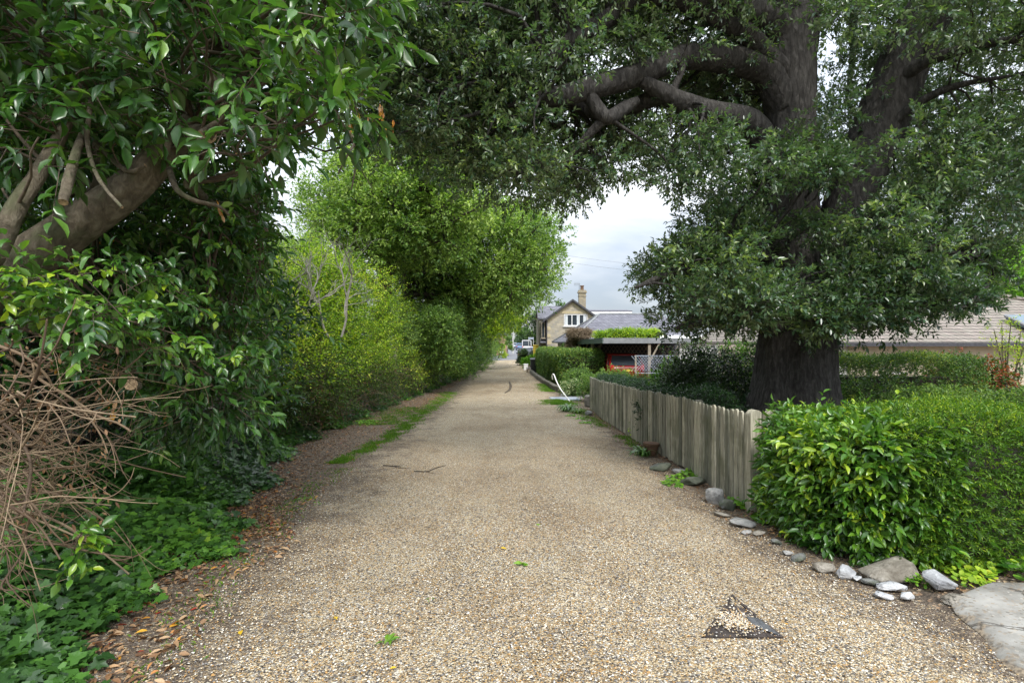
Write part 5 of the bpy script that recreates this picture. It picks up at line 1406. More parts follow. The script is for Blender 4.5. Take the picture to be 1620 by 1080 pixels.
tree('yellowish tree overhanging the lane end above the brick house', 'broadleaf_tree', (-3.8, 46, -1.4), (-3.4, 46, 7), .3,
     [([(730, 420), (835, 430), (820, 480), (806, 520), (780, 525), (740, 500)], 75, (42, 50))],
     'l_bramble', leaf=.2, per=85, crad=(.8, 1.4), seed=16, group='broadleaf trees on the left of the lane')
tree('pale green shrub showing left of the domed tree', 'tall_shrub', (-9.5, 19, -.6), (-9.4, 19, 4), .1,
     [([(400, 430), (440, 385), (480, 385), (500, 420), (470, 460), (400, 460)], 34, (17.5, 20))], 'l_tree', leaf=.12, per=80, crad=(.6, 1.0), seed=17, cat='shrub')
tree('ivy-clad bank of evergreens falling to the lane edge', 'ivy_clad_tree', (-4.2, 36, -1.2), (-4.2, 36, 4), .35,
     [([(690, 500), (720, 480), (790, 480), (800, 520), (778, 560), (775, 576), (735, 590), (690, 560)], 170, lambda x, y: -3.9 * FPX / (np.minimum(x, 785) - CX - 18) * .93 + rng.uniform(-.5, 4, len(x)))],
     'l_tree2', maxb=2.0, leaf=.11, per=110, crad=(.5, 1.0), seed=18, slen=.3, width=.7)
tree('green bush between the brambles and the ivy-clad bank', 'tall_shrub', (-5, 24, -.9), (-5, 24, 1.6), .07,
     [([(620, 490), (700, 500), (740, 540), (745, 585), (680, 590), (630, 540)], 90, lambda x, y: EL(np.minimum(x, 715)) + rng.uniform(0, 3.5, len(x)))],
     'l_tree2', maxb=1.5, leaf=.10, per=62, crad=(.45, .9), seed=19, cat='shrub')

# ---- far background
def far(label, name, px0, px1, pt_, pb, Y, leafm, n=30, seed=50, cat='tree', group=None, per=40, leaf=.4, crad=None):
    c = P((px0 + px1) / 2, pb, Y); zb_ = float(zt(c[0], Y)); W = (px1 - px0)
    poly = [(px0, pb), (px0 + W * .02, (pt_ * .6 + pb * .4)), (px0 + W * .2, pt_ + (pb - pt_) * .12), (px0 + W * .5, pt_), (px0 + W * .82, pt_ + (pb - pt_) * .15), (px1, (pt_ * .6 + pb * .4)), (px1, pb)]
    dep = (Y - W / FPX * Y * .3, Y + W / FPX * Y * .3); cr_ = crad or (W / FPX * Y * .09, W / FPX * Y * .17)
    return tree(label, name, (c[0], Y, zb_), (c[0], Y, P(0, pt_ + (pb - pt_) * .3, Y)[2]), max(.05, W / FPX * Y * .03), [(poly, n, dep)], leafm, leaf=leaf, per=per, crad=cr_, slen=leaf * 1.5, seed=seed, group=group, cat=cat, m=5, twr=0, br=.03, width=.6)
far('dark round tree at the end of the road left of the stone house', 'distant_tree', 822, 866, 487, 550, 125, 'l_dark', 46, 51, group='trees far down the road')
far('mid green tree behind the telegraph pole', 'distant_tree', 806, 836, 504, 552, 135, 'l_tree2', 34, 52, group='trees far down the road')
far('pale rounded treetop above the others beside the stone house', 'distant_tree', 836, 880, 478, 540, 150, 'l_tree', 34, 53, group='trees far down the road')
far('small treetop peeping over the stone house roof', 'distant_tree', 872, 902, 470, 520, 75, 'l_tree2', 22, 54, leaf=.25)
far('yellow-green hedge bush in front of the brick house', 'garden_bush', 776, 800, 538, 568, 70, 'l_bramble', 22, 55, cat='bush', leaf=.14)
far('small green shrub beside the telegraph pole', 'garden_bush', 799, 810, 530, 556, 78, 'l_tree2', 14, 56, cat='bush', leaf=.15)
far('dark leafy shrub hiding the parked dark car', 'roadside_shrub', 818, 848, 552, 580, 52, 'l_dark', 38, 57, cat='shrub', leaf=.12, per=50)
far('bright lime-green shrub above the white box', 'roadside_shrub', 829, 856, 560, 586, 46.5, 'l_fresh', 36, 58, cat='shrub', leaf=.13, per=46)
far('bright green tree behind the clay tile roof', 'garden_tree', 1490, 1720, 408, 520, 30, 'l_fresh', 90, 59, leaf=.2, per=80)
far('olive tree line on the slope above the bungalow', 'hillside_tree', 1540, 1800, 368, 470, 48, 'l_scrub', 70, 60, leaf=.3, per=60)
far('dark tree behind the bungalow chimney side', 'garden_tree', 1080, 1330, 380, 540, 36, 'l_dark', 70, 61, leaf=.25, per=50) if False else None

# ================================================================== HEDGES
def hedge(name, label, foot, H, leafm, leaf, width, tmpl, dens, seed, rnd_=.18, m=4, slen=.12, deep=.12, cat='hedge', group=None, up=.6, wav=.05, tone=None, droop=.2, outw=.8, core=True, stray=0, lift=.25, gx=None, cin=.34, mats2='twig_dark', twig=.0015, zoff=0.0):
    r2 = np.random.default_rng(seed); foot = np.array(foot, float); cen = foot.mean(0)
    rt = thing(name, (cen[0], cen[1], float(zt(*cen))), label, cat, group)
    n = len(foot); seg = np.roll(foot, -1, 0) - foot; L = np.linalg.norm(seg, axis=1)
    area = .5 * abs(np.sum(foot[:, 0] * np.roll(foot[:, 1], -1) - np.roll(foot[:, 0], -1) * foot[:, 1]))
    ns = int(L.sum() * H * dens); nt_ = int(area * dens)
    k = r2.choice(n, ns, p=L / L.sum()); u = r2.random(ns); xy = foot[k] + seg[k] * u[:, None]
    nn_ = np.stack([seg[:, 1], -seg[:, 0]], 1) / L[:, None]
    if np.sum((foot - cen) * nn_) < 0: nn_ = -nn_
    N2 = nn_[k]; h = r2.random(ns) * H
    ins = np.where(h > H - rnd_, rnd_ - np.sqrt(np.clip(rnd_ ** 2 - (h - H + rnd_) ** 2, 0, None)), 0)
    N = np.c_[N2 * np.clip(1 - ins / rnd_, .2, 1)[:, None], ins / rnd_]
    wv = wav * (np.sin(xy[:, 0] * 3.1 + xy[:, 1] * 2.3 + h * 2.2) + .6 * np.sin(xy[:, 1] * 6.3 - h * 5 + xy[:, 0] * 5))
    off = wv - ins - r2.exponential(deep, ns) + r2.uniform(0, .03, ns)
    pos = np.c_[xy + N2 * off[:, None], h]
    # top: rejection inside the footprint
    lo, hi = foot.min(0), foot.max(0); q = r2.uniform(lo, hi, (nt_ * 4 + 50, 2)); q = q[inpoly(q, [tuple(f) for f in foot])][:nt_]
    wt = wav * (np.sin(q[:, 0] * 3.7 + 1) * np.cos(q[:, 1] * 2.9)) * 1.2
    # distance to the outline rounds the shoulder
    de = np.min([np.abs((q - foot[i]) @ nn_[i]) for i in range(n)], 0)
    sh = np.where(de < rnd_, rnd_ - np.sqrt(np.clip(rnd_ ** 2 - (rnd_ - de) ** 2, 0, None)), 0)
    pt2 = np.c_[q, H + wt - sh * .8 - r2.exponential(deep * .7, len(q))]
    pos = np.concatenate([pos, pt2]); N = np.concatenate([N, np.tile([[0, 0, 1.0]], (len(q), 1))])
    pos[:, 2] += zt(pos[:, 0] if gx is None else gx, pos[:, 1]) + zoff
    D = N * outw + r2.normal(0, .5, pos.shape) + [0, 0, lift]
    sl = slen * r2.uniform(.6, 1.3, len(pos))
    if stray: sl[r2.random(len(pos)) < stray] *= 2.2
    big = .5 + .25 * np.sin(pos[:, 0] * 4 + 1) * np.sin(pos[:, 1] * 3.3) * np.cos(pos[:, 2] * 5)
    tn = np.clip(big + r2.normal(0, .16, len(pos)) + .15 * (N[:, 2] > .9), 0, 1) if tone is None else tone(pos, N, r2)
    g = Geo(); sprays(g, r2, pos, D, sl, m, leaf, width, tmpl, up=up, tone=tn, twig=twig, droop=droop, ang=.95)
    g.build('foliage', [Mt[leafm], Mt[mats2]], rt)
    if core:
        c2 = cen + (foot - cen) * .8; inner = []
        for f in foot:
            d = cen - f; inner.append(f + d / np.linalg.norm(d) * min(cin, np.linalg.norm(d) * .6))
        z0 = np.array([float(zt(f[0] if gx is None else gx, f[1])) for f in inner]) + .02 + zoff
        g = Geo(); g.prism(inner, z0, z0 + H - .38); g.build('stems', Mt['twig_dark'], rt)  # added dark core, not real stems: blocks see-through, stands in for inner shade
    return rt
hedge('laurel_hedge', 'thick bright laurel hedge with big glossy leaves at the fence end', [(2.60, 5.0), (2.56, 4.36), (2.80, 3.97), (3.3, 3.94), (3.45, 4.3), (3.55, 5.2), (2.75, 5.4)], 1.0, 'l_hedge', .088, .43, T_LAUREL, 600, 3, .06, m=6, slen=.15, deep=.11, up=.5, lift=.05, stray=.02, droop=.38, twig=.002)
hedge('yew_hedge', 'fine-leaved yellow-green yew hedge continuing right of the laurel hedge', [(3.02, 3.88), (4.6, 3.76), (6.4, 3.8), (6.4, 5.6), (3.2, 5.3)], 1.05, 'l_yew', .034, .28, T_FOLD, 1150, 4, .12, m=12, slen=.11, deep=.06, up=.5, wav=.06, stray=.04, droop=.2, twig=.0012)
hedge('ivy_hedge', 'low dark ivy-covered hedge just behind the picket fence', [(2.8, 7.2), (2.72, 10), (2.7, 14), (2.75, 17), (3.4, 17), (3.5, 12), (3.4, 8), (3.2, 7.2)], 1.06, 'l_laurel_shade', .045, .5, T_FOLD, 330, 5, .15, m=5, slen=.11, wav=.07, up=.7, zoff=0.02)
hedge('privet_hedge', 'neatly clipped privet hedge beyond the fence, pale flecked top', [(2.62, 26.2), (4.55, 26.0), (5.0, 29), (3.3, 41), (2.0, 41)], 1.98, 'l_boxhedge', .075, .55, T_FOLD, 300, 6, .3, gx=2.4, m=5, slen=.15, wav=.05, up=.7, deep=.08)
hedge('back_hedge', 'clipped green hedge in front of the cream bungalow wall', [(6.3, 9.7), (9.0, 9.7), (9.3, 11.2), (6.3, 11.2)], 1.6, 'l_boxhedge', .05, .5, T_FOLD, 520, 7, .15, m=5, slen=.13, wav=.05)
hedge('garden_hedge', 'low rounded green shrub row between the back hedge and the yew', [(5.2, 6.3), (8.6, 6.4), (9.0, 7.6), (5.4, 7.6)], 1.08, 'l_tree2', .045, .5, T_FOLD, 480, 8, .3, m=5, slen=.13, wav=.08)

def bush(label, name, blobs, leafm, leaf, width, per, seed, m=6, tmpl=T_FOLD, slen=.15, cat='shrub', stems=True, bias=(0, 0, .3), group=None, droop=.15):
    """blobs: (x, y, z, rx, rz)"""
    r2 = np.random.default_rng(seed); B = np.array(blobs, float); c = B[:, :2].mean(0)
    rt = thing(name, (c[0], c[1], float(zt(*c))), label, cat, group)
    Cs, rr = [], []
    for x, y, z, rx, rz in blobs:
        k = max(7, int(44 * rx)); d = sph(r2, k); Cs.append(np.array([x, y, z]) + d * [rx, rx, rz] * r2.uniform(.45, .85, (k, 1))); rr.append(r2.uniform(.32, .55, k) * rx)
    C, rr = np.concatenate(Cs), np.concatenate(rr)
    g = Geo(); crown(g, r2, C, rr, per, m, leaf, width, tmpl, slen=slen, bias=bias, twig=.002, droop=droop)
    g.build('foliage', [Mt[leafm], Mt['twig_dark']], rt)
    if stems:
        b0 = np.array([c[0], c[1], float(zt(*c))]); g = Geo()
        for q in C[::max(1, len(C) // 12)]: g.tube([b0 + r2.normal(0, .05, 3) * [1, 1, 0], (b0 + q) / 2 + r2.normal(0, .08, 3), q], [.02, .014, .006], 5, sub=3)
        g.build('stems', Mt['twig'], rt)
    return rt
bush('big dark rounded evergreen shrub left of the oak trunk', 'dark_shrub', [(3.35, 9.8, .45, .62, 1.05), (3.95, 9.7, .5, .65, 1.15), (2.95, 10.2, .15, .45, .85), (4.3, 9.3, .4, .5, 1.1), (3.6, 9.1, .2, .5, .9), (3.7, 10.2, .9, .6, .7)], 'l_dark', .06, .5, 46, 21, slen=.15)
bush('bright green shrub at the left side of the dark evergreen', 'green_shrub', [(3.7, 11.6, .55, .5, .75), (4.5, 12.2, .85, .6, .8), (5.4, 12.2, .9, .6, .8), (3.5, 11.2, .2, .5, .6), (3.4, 12.8, .0, .45, .6), (4.6, 14.2, .0, .5, .5)], 'l_fresh', .06, .5, 34, 22)
bush('dark ivy mound at the foot of the oak trunk', 'ivy_shrub', [(3.5, 8.0, .0, .5, .6), (3.9, 8.6, .15, .5, .6), (3.2, 8.8, 0, .4, .7)], 'l_laurel_shade', .055, .6, 40, 23)
bush('shrubby greenery where the clipped hedge meets the fence end', 'green_shrub', [(3.2, 20.0, -.2, .6, .65), (3.0, 22.6, -.1, .6, .6), (3.8, 18.6, .0, .7, .6), (2.75, 24, -.4, .45, .5), (3.8, 22, -.2, .6, .5)], 'l_tree2', .07, .5, 36, 24)
bush('pale variegated shrub beside the white hose', 'variegated_shrub', [(2.55, 21.9, -.45, .42, .42), (2.85, 22.6, -.3, .4, .45)], 'l_varieg', .07, .5, 34, 25)
bush('orange-flecked plants in front of the red car', 'flowering_shrub', [(4.4, 21.5, -.25, .5, .4), (5.0, 22.4, -.2, .5, .38), (5.4, 21.6, -.2, .5, .4)], 'l_red', .06, .5, 26, 26)
bush('light green shrub beside the oak trunk behind the laurel hedge', 'green_shrub', [(5.8, 8.2, .2, .55, .7), (6.3, 8.8, .4, .6, .8), (5.9, 9.4, .3, .6, .8)], 'l_boxhedge', .05, .55, 36, 27)
bush('green and red Virginia creeper mounded on the bungalow wall', 'wall_creeper', [(10.6, 11.9, .55, .75, .85), (11.2, 12.1, .2, .8, .9), (10.3, 11.6, .0, .6, .8)], 'l_red', .07, .7, 42, 28, cat='creeper')
bush('blue-green feathery shrub right of the creeper', 'bluegreen_shrub', [(9.8, 10.4, .1, .5, .42), (10.4, 10.6, .05, .5, .4)], 'l_blue', .05, .3, 40, 29)
bush('mixed green shrubs behind the yew hedge at the right edge', 'green_shrub', [(7.6, 7.2, .45, .7, .35), (8.4, 7.5, .4, .7, .35), (6.6, 7.0, .4, .6, .3), (9.3, 7.8, .35, .8, .35)], 'l_laurel_shade', .055, .5, 36, 30)
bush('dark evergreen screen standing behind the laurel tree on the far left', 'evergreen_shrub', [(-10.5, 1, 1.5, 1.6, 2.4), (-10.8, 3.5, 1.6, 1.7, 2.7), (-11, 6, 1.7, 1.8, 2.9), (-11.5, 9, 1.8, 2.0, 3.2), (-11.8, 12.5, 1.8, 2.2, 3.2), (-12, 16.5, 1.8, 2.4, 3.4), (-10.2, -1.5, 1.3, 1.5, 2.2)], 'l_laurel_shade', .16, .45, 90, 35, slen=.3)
# vine on the carport roof and its dry patch
bush('bright green vine spilling over the flat carport roof', 'roof_vine', [(4.9, 27.5, 1.93, .5, .10), (5.5, 27.6, 1.97, .5, .15), (6.1, 27.2, 1.98, .6, .18), (6.8, 27, 1.96, .6, .14), (7.4, 27, 1.96, .5, .2)], 'l_bramble', .08, .4, 30, 31, cat='climber', stems=False)
bush('dry brown climber at the left corner of the carport', 'dry_climber', [(3.7, 30, 1.95, .5, .35), (4.0, 29.2, 2.0, .55, .25), (3.5, 30.2, 1.3, .4, .5), (3.9, 30, 1.0, .4, .5)], 'l_drystalk', .10, .2, 60, 32, cat='climber', stems=False)
bush('pale brown-green creeper on the low wall under the slate eave', 'wall_creeper', [(3.3, 32, .9, .3, .5), (3.5, 31.6, .6, .4, .6)], 'l_scrub', .09, .5, 40, 33, cat='creeper', stems=False)
# slim sapling by the bungalow wall
r2 = np.random.default_rng(61); sp_ = thing('young_tree', (11.4, 11.6, -.4), 'slim bare-stemmed young tree against the cream bungalow wall', 'tree'); g = Geo(); tips = []
b0 = P(1597, 635, 11.6)
for px_, py_ in ((1572, 520), (1585, 510), (1600, 505), (1615, 520), (1625, 535), (1608, 540), (1590, 550)):
    t_ = P(px_, py_, 11.6 + r2.uniform(-.3, .3)); mid = (b0 + t_) / 2 + [r2.normal(0, .06), 0, 0]; g.tube([b0, b0 * .6 + mid * .4, mid, t_], [.03, .022, .018, .006], 7, sub=4); tips.append((mid, t_))
g.build('trunk', Mt['bark_laurel'], sp_)
T0 = np.array([a + (b_ - a) * s for a, b_ in tips for s in r2.uniform(.2, 1.05, 22)]) + r2.normal(0, .08, (22 * len(tips), 3))
g = Geo(); sprays(g, r2, T0, r2.normal(0, 1, T0.shape) + [0, 0, .3], np.full(len(T0), .14), 5, .06, .45, T_FOLD, tone=r2.uniform(.3, 1, len(T0)), twig=.002); g.build('crown', [Mt['l_bramble'], Mt['twig']], sp_)

# ================================================================== GROUND COVER
rng = np.random.default_rng(5)
def left_edge(y):   # where the ivy gives way to bare ground
    return np.interp(y, [1.5, 2.3, 2.55, 3.2, 4.0, 5.2, 7, 9, 11, 14, 19, 30, 45], [-2.0, -2.1, -2.46, -2.38, -2.44, -2.85, -3.4, -4.0, -4.3, -4.3, -4.4, -3.9, -3.4])
def ivy(n, y0, y1, wid, leaf, zmax, seed, p=1.6):
    r2 = np.random.default_rng(seed); y = y0 + (y1 - y0) * r2.random(n) ** p; d = wid * r2.random(n) ** 1.2
    e = left_edge(y) + .16 * np.sin(y * 3.1) + .10 * np.sin(y * 7.7 + 1) + .05 * np.sin(y * 17)
    x = e - d + r2.exponential(.05, n) * (r2.random(n) < .5)
    h = zmax * sstep(0, .9, d) * r2.uniform(.25, 1, n) + r2.uniform(.015, .09, n)
    return np.stack([x, y, zt(x, y) + h], -1), d
g = Geo()
for n, y0, y1, wid, leaf, zm, sd_, tp_ in ((13500, 2.0, 6.0, 2.6, .068, .22, 1, T_IVY), (16000, 5.4, 13, 2.2, .062, .5, 2, T_IVY), (17000, 12, 46, 1.6, .085, .75, 3, T_FOLD)):
    p_, d_ = ivy(n, y0, y1, wid, leaf, zm, sd_)
    k = len(p_); r2 = np.random.default_rng(sd_ + 40); a = r2.uniform(0, 6.28, k)
    x_ = np.stack([np.cos(a) + .35, np.sin(a) - .35, r2.normal(-.25, .2, k)], -1); z_ = r2.normal(0, .28, (k, 3)) + [.15, -.25, 1.0]
    tone = np.clip(.38 + .22 * np.sin(p_[:, 0] * 3 + p_[:, 1] * 2.2) + r2.normal(0, .2, k) - .15 * (p_[:, 1] > 4.6), 0, 1)
    s = leaf * r2.uniform(.55, 1.35, k)
    leaves(g, p_, x_, z_, s, s * .95, tp_, r2, tone)
g.add(np.zeros((3, 3)), [(0, 1, 2)]) if False else None
tag(g.build('ivy', Mt['l_ivy'], origin=(-3, 5, -.2)), 'dark green ivy carpeting the bank along the left edge', 'ivy', kind='stuff')
# fallen leaves
def litter(n, fx, y0, y1, seed, size, tone, p=1.4, T=T_LAUREL):
    r2 = np.random.default_rng(seed); y = y0 + (y1 - y0) * r2.random(n) ** p; x = fx(y, r2)
    a = r2.uniform(0, 6.28, n); pos = np.stack([x, y, np.maximum(zt(x, y), lane_z(x, y)) + r2.uniform(.006, .025, n)], -1)
    x_ = np.stack([np.cos(a), np.sin(a), r2.normal(0, .15, n)], -1); z_ = np.stack([r2.normal(0, .35, n), r2.normal(0, .35, n), np.ones(n)], -1)
    s = r2.uniform(*size, n)
    return pos, x_, z_, s, s * r2.uniform(.3, .5, n), np.clip(tone(r2, n), 0, 1), T, r2
g = Geo()
def addl(*a):
    pos, x_, z_, s, w_, tn, T, r2 = litter(*a); leaves(g, pos, x_, z_, s, w_, T, r2, tn)
edge_x = lambda lo, hi: (lambda y, r2: left_edge(y) + r2.uniform(lo, hi, len(y)) + .16 * np.sin(y * 3.1))
addl(1900, edge_x(-.6, .55), 2.0, 6.0, 1, (.028, .072), lambda r, n: r.normal(.52, .26, n))
addl(5500, lambda y, r: left_edge(y) + r.beta(1.1, 2.0, len(y)) * (np.interp(y, LY, LL) - left_edge(y) + .25), 4.6, 22, 2, (.022, .058), lambda r, n: r.normal(.42, .25, n), 1.5)
addl(300, lambda y, r: r.uniform(-2.2, 2.2, len(y)), 2.2, 16, 3, (.012, .03), lambda r, n: r.normal(.5, .25, n), 1.3)
addl(1500, lambda y, r: FX(y) - r.exponential(.16, len(y)) - .04, 4.6, 17, 4, (.02, .05), lambda r, n: r.normal(.35, .2, n), 1.2)
addl(420, lambda y, r: r.uniform(3.0, 5.2, len(y)), 3.42, 3.9, 5, (.02, .05), lambda r, n: r.normal(.35, .2, n), 1.0)
addl(2600, lambda y, r: np.interp(y, LY, LL) - .55 + r.normal(0, .3, len(y)), 16, 50, 6, (.04, .09), lambda r, n: r.normal(.45, .2, n), 1.0, T_FOLD)
addl(1100, lambda y, r: left_edge(y) - r.uniform(0, 1.6, len(y)), 2.0, 6, 7, (.03, .07), lambda r, n: r.normal(.4, .25, n), 1.2)
tag(g.build('leaf_litter', Mt['l_litter'], origin=(-2.5, 5, -.2)), 'brown, tan and orange fallen leaves along the edges of the gravel', 'fallen leaves', kind='stuff')
# grass strips
def grass(g, n, fx, y0, y1, h, seed, p=1.3):
    r2 = np.random.default_rng(seed); y = y0 + (y1 - y0) * r2.random(n) ** p; x = fx(y, r2); k = (np.sin(x * 9 + y * 4) + np.sin(y * 7 - x * 5) + r2.normal(0, .8, n)) > -.5
    x, y = x[k], y[k]; n = len(x); pos = np.stack([x, y, np.maximum(zt(x, y), lane_z(x, y)) - .002], -1)
    D = np.stack([r2.normal(0, .7, n), r2.normal(0, .7, n), np.full(n, .8)], -1); zr = r2.normal(0, 1, (n, 3)); s = h * r2.uniform(.5, 1.4, n)
    leaves(g, pos, D, zr, s, .006 + .002 * y ** .5, T_FOLD, r2, np.clip(r2.normal(.5, .22, n), 0, 1))
g = Geo()
grass(g, 17000, lambda y, r: np.interp(y, [7.5, 11, 15, 20, 25], [-2.75, -2.55, -2.75, -2.85, -3.0]) + r.normal(0, 1, len(y)) * np.interp(y, [7.5, 10, 16, 24], [.06, .12, .16, .22]), 7.9, 25, .045, 1)
grass(g, 5000, lambda y, r: -3.5 + r.normal(0, .35, len(y)), 13, 18, .05, 2)
grass(g, 6500, lambda y, r: 1.95 + r.normal(0, .28, len(y)), 24.5, 30, .07, 3, 1)
grass(g, 4200, lambda y, r: 1.75 + r.normal(0, .3, len(y)), 18.3, 20.2, .07, 4, 1)
grass(g, 1500, lambda y, r: 2.2 + r.normal(0, .12, len(y)), 12, 17, .05, 5, 1)
grass(g, 1800, lambda y, r: np.interp(y, LY, LL) + r.normal(-.05, .12, len(y)), 2.3, 7.5, .03, 6, 1)
grass(g, 1000, lambda y, r: 2.35 + r.normal(0, .1, len(y)), 9, 11, .05, 7, 1)
tag(g.build('grass', Mt['l_grass'], origin=(-2.6, 12, -.4)), 'short bright grass along the edges of the gravel', 'grass', kind='stuff')
# loose stones on the gravel
r2 = np.random.default_rng(8)
ico = np.array([(0, 0, .55), (0, 0, -.55), (1, 0, .1), (-1, 0, 0), (0, 1, -.05), (0, -1, .08)]); icf = np.array([(0, 2, 4), (0, 4, 3), (0, 3, 5), (0, 5, 2), (1, 4, 2), (1, 3, 4), (1, 5, 3), (1, 2, 5)])
n = 62000; y = 1.9 + 6.2 * r2.random(n) ** 1.7; tt = r2.random(n) ** .95; x = lane_x(0, y) + (lane_x(1, y) - lane_x(0, y)) * tt
q_ = (tri[0] + tri[1] + tri[2]) / 3; ex = np.stack([r2.normal(q_[0] - .02, .07, 1300), r2.normal(q_[1] + .01, .06, 1300)], 1); ex = ex[inpoly(ex, [tuple(q[:2]) for q in tri])]; x = np.concatenate([x, ex[:, 0]]); y = np.concatenate([y, ex[:, 1]]); n = len(x)
# stay off the iron plate, but leave some grit on it
kk = ~inpoly(np.stack([x, y], -1), [tuple(q[:2]) for q in tri]) | (r2.random(n) < .8)
cen2 = np.stack([x, y], -1); x, y = x[kk], y[kk]; n = len(x)
s = r2.uniform(.003, .0068, n); a = r2.uniform(0, 6.28, n)
V = ico[None] * (s[:, None] * r2.uniform(.75, 1.3, (n, 3)))[:, None, :] * (1 + r2.normal(0, .12, (n, 6, 1)))
ca, sa = np.cos(a)[:, None], np.sin(a)[:, None]
V = np.stack([V[..., 0] * ca - V[..., 1] * sa, V[..., 0] * sa + V[..., 1] * ca, V[..., 2] + .25 * V[..., 0] * r2.normal(0, 1, (n, 1))], -1)
onp = inpoly(np.stack([x, y], -1), [tuple(q[:2]) for q in tri])
V += np.stack([x, y, lane_z(x, y) + np.where(onp, .014, .002)], -1)[:, None]
g = Geo(); g.add(V.reshape(-1, 3), (np.arange(n)[:, None, None] * 6 + icf[None]).reshape(-1, 3), 0, np.repeat(r2.random(n), 8), False)
tag(g.build('gravel', Mt['pebble'], origin=(0, 4, -.1)), 'loose cream, tan and grey stones lying on the lane', 'gravel', kind='stuff')

# ---- small single things on the lane
def sprig(px, py, label, n, s, leafm, seed, name='fallen_sprig', flat=.5):
    r2 = np.random.default_rng(seed); c = G(px, py); c[2] = float(lane_z(c[0], c[1])) + .012; g = Geo()
    a = r2.uniform(0, 6.28, n); x_ = np.stack([np.cos(a), np.sin(a), r2.uniform(.05, flat, n)], -1)
    leaves(g, np.tile(c, (n, 1)) + r2.normal(0, .008, (n, 3)) * [1, 1, .2], x_, np.tile([[0, 0, 1.0]], (n, 1)) + r2.normal(0, .4, (n, 3)), s * r2.uniform(.7, 1.2, n), s * .4, T_LAUREL, r2, r2.uniform(.5, .95, n))
    return tag(g.build(name, Mt[leafm]), label, 'leaf')
sprig(825, 903, 'green leafy sprig lying in the middle of the gravel', 7, .055, 'l_fresh', 1)
sprig(614, 1028, 'green leafy sprig lying on the gravel at the bottom edge', 8, .06, 'l_hedge', 2)
sprig(678, 960, 'tiny dark green leaf between the two sprigs', 3, .025, 'l_hedge', 3, 'fallen_leaf', .2)
sprig(789, 876, 'yellow leaf left of the middle sprig', 1, .05, 'l_yellow', 4, 'fallen_leaf', .1)
sprig(530, 988, 'yellow curled leaf near the ivy edge at lower left', 2, .04, 'l_yellow', 5, 'fallen_leaf', .2)
sprig(634, 1072, 'yellow leaf just below the bottom sprig', 1, .05, 'l_yellow', 6, 'fallen_leaf', .1)
sprig(851, 838, 'small green leaf above the middle sprig', 3, .03, 'l_fresh', 7, 'fallen_leaf', .2)
sprig(384, 1016, 'bright yellow pointed leaf by the leaf litter', 1, .07, 'l_yellow', 8, 'fallen_leaf', .1)
g = Geo(); g.tube([G(806, 606) + (0, 0, .05), G(808, 611) + (0, 0, .05), G(806, 618) + (0, 0, .05), G(799, 623) + (0, 0, .05)], [.05, .07, .06, .03], 8, sub=5)
tag(g.build('fallen_branch', Mt['twig']), 'curved dark branch lying on the gravel far down the lane', 'branch')
for k, (pts, lab) in enumerate(([[(606, 741), (622, 742), (634, 743)], 'short dark twig on the gravel at left of centre'], [[(655, 750), (675, 751), (690, 745), (705, 741)], 'forked dark twig on the gravel right of the short one'])):
    g = Geo(); q = [G(*p_) + (0, 0, .05) for p_ in pts]; g.tube(q, [.006, .008, .006, .004][:len(q)], 6, sub=4, wob=.1, rng=rng); g.tube([q[1], q[1] + (.12, -.12, 0), q[1] + (.3, -.16, 0)], [.005, .004, .002], 5, sub=3)
    tag(g.build('twig', Mt['twig_dark']), lab, 'twig')

# ---- small plants along the right edge
def rosette(px, py, label, n, ln, leafm, seed, w_=.09, name='strap_plant', h=1.0):
    r2 = np.random.default_rng(seed); c = G(px, py); rt = thing(name, c, label, 'plant'); g = Geo()
    for k in range(n):
        a = r2.uniform(0, 6.28); L = ln * r2.uniform(.6, 1.1); b_ = c + [r2.normal(0, .05), r2.normal(0, .05), 0]; out_ = np.array([math.cos(a), math.sin(a), 0]); q = [b_ + out_ * L * s * .75 + [0, 0, h * L * (1.3 * s - 1.15 * s * s)] for s in np.linspace(0, 1, 6)]
        sd_ = np.array([-out_[1], out_[0], 0]); wv = np.array([.5, 1, 1, .8, .5, .04]) * ln * w_ * .5
        V = np.concatenate([np.array(q) + sd_ * wv[:, None], np.array(q) - sd_ * wv[:, None] + [0, 0, .004]])
        F = [(i, i + 1, 7 + i) for i in range(5)] + [(i, 7 + i, 6 + i) for i in range(5)]; g.add(V, F, 0, r2.uniform(.1, .8), True)
    g.build('leaves', Mt[leafm], rt); return rt
rosette(1018, 722, 'dark strap-leaved iris clump beside the terracotta pot', 46, .36, 'l_ivy', 1)
rosette(898, 652, 'dark spiky strap-leaved plant at the far fence end', 60, .62, 'l_ivy', 2)
rosette(915, 655, 'green grassy tuft at the far foot of the fence', 50, .4, 'l_tree2', 3)
rosette(400, 730, 'grassy strap-leaved tuft growing out of the ivy', 34, .45, 'l_tree2', 4, .06)
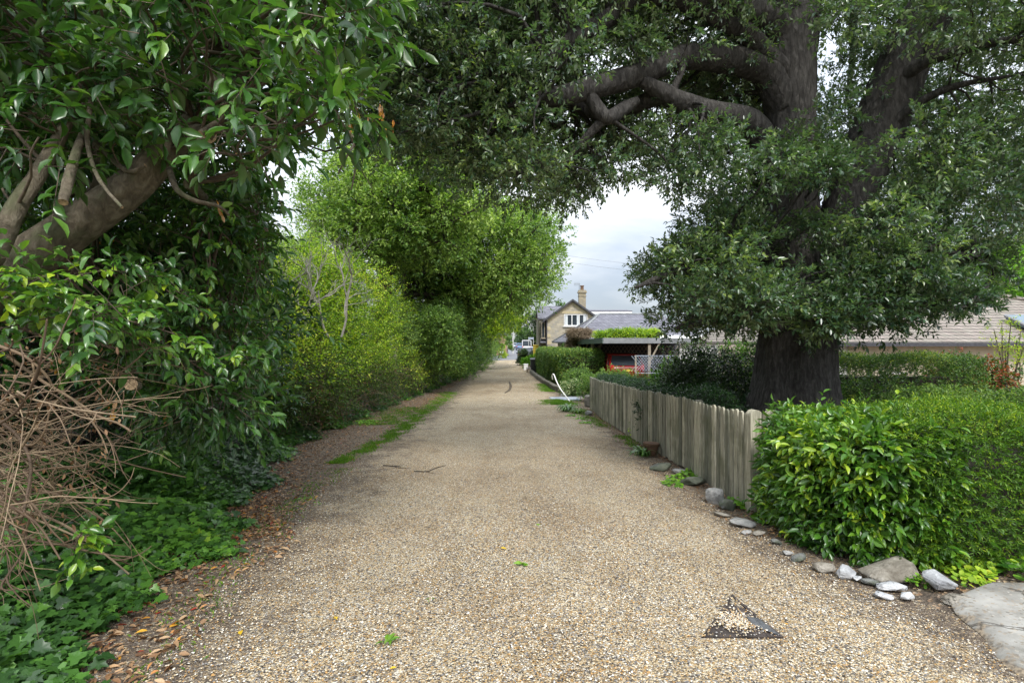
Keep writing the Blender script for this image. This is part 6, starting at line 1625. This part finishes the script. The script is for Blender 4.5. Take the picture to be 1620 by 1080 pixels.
def weeds(label, spots, n, s, leafm, seed, spread, name='weed', hgt=.1, T=T_ROUND):
    r2 = np.random.default_rng(seed); c0 = G(*spots[0]); rt = thing(name, c0, label, 'plant'); g = Geo(); g2 = Geo()
    for sx, sy in spots:
        c = G(sx, sy); k = n; rr = spread * np.sqrt(r2.random(k)); a = r2.uniform(0, 6.28, k)
        pos = c + np.stack([rr * np.cos(a), rr * np.sin(a) * .8, hgt * (1 - (rr / spread) ** 2 * .6) * r2.uniform(.5, 1.1, k)], -1)
        b_ = c + np.stack([rr * np.cos(a) * .4, rr * np.sin(a) * .3, np.zeros(k)], -1)
        aa = r2.uniform(0, 6.28, k); leaves(g, pos, np.stack([np.cos(aa), np.sin(aa), r2.normal(0, .2, k)], -1), r2.normal(0, .3, (k, 3)) + [0, -.3, 1], s * r2.uniform(.6, 1.3, k), s * r2.uniform(.6, 1.2, k), T, r2, np.clip(r2.normal(.55, .25, k), 0, 1)); sticks(g2, b_, pos, .0018, 0)
    g.build('leaves', Mt[leafm], rt); g2.build('stems', Mt['twig'], rt); return rt
weeds('round-leaved green weeds spreading at the foot of the fence', [(1062, 770), (1085, 757), (1072, 762), (1095, 752)], 55, .045, 'l_fresh', 1, .16)
weeds('small green weeds between the last pickets and the wedge rock', [(1160, 800), (1172, 806)], 40, .04, 'l_fresh', 2, .10)
weeds('lime-green golden ground cover in front of the yew hedge', [(1520, 908), (1545, 915), (1535, 925), (1560, 905), (1505, 900), (1480, 895)], 70, .035, 'l_bramble', 3, .12, 'ground_cover', .07)
weeds('tiny green plant in front of the long pale slab', [(1448, 928), (1440, 920)], 45, .028, 'l_fresh', 4, .07)
weeds('broad-leaved low plants at the right foot of the yew hedge', [(1600, 905), (1615, 915), (1590, 895)], 40, .05, 'l_hedge', 5, .12, 'low_plant', .12)
weeds('low green plants by the far fence foot', [(918, 665), (925, 672), (905, 660)], 45, .06, 'l_fresh', 6, .18)
weeds('small green weed on the bare ground under the laurels', [(485, 792), (500, 800)], 26, .03, 'l_fresh', 7, .1, hgt=.04)
weeds('patch of low weeds on the verge beside the grass strip', [(577, 672), (583, 668), (572, 669)], 60, .05, 'l_fresh', 8, .3, hgt=.07)
weeds('young climbing weed standing against the middle pickets', [(1000, 693), (1002, 688)], 30, .05, 'l_bramble', 9, .12, hgt=.34)
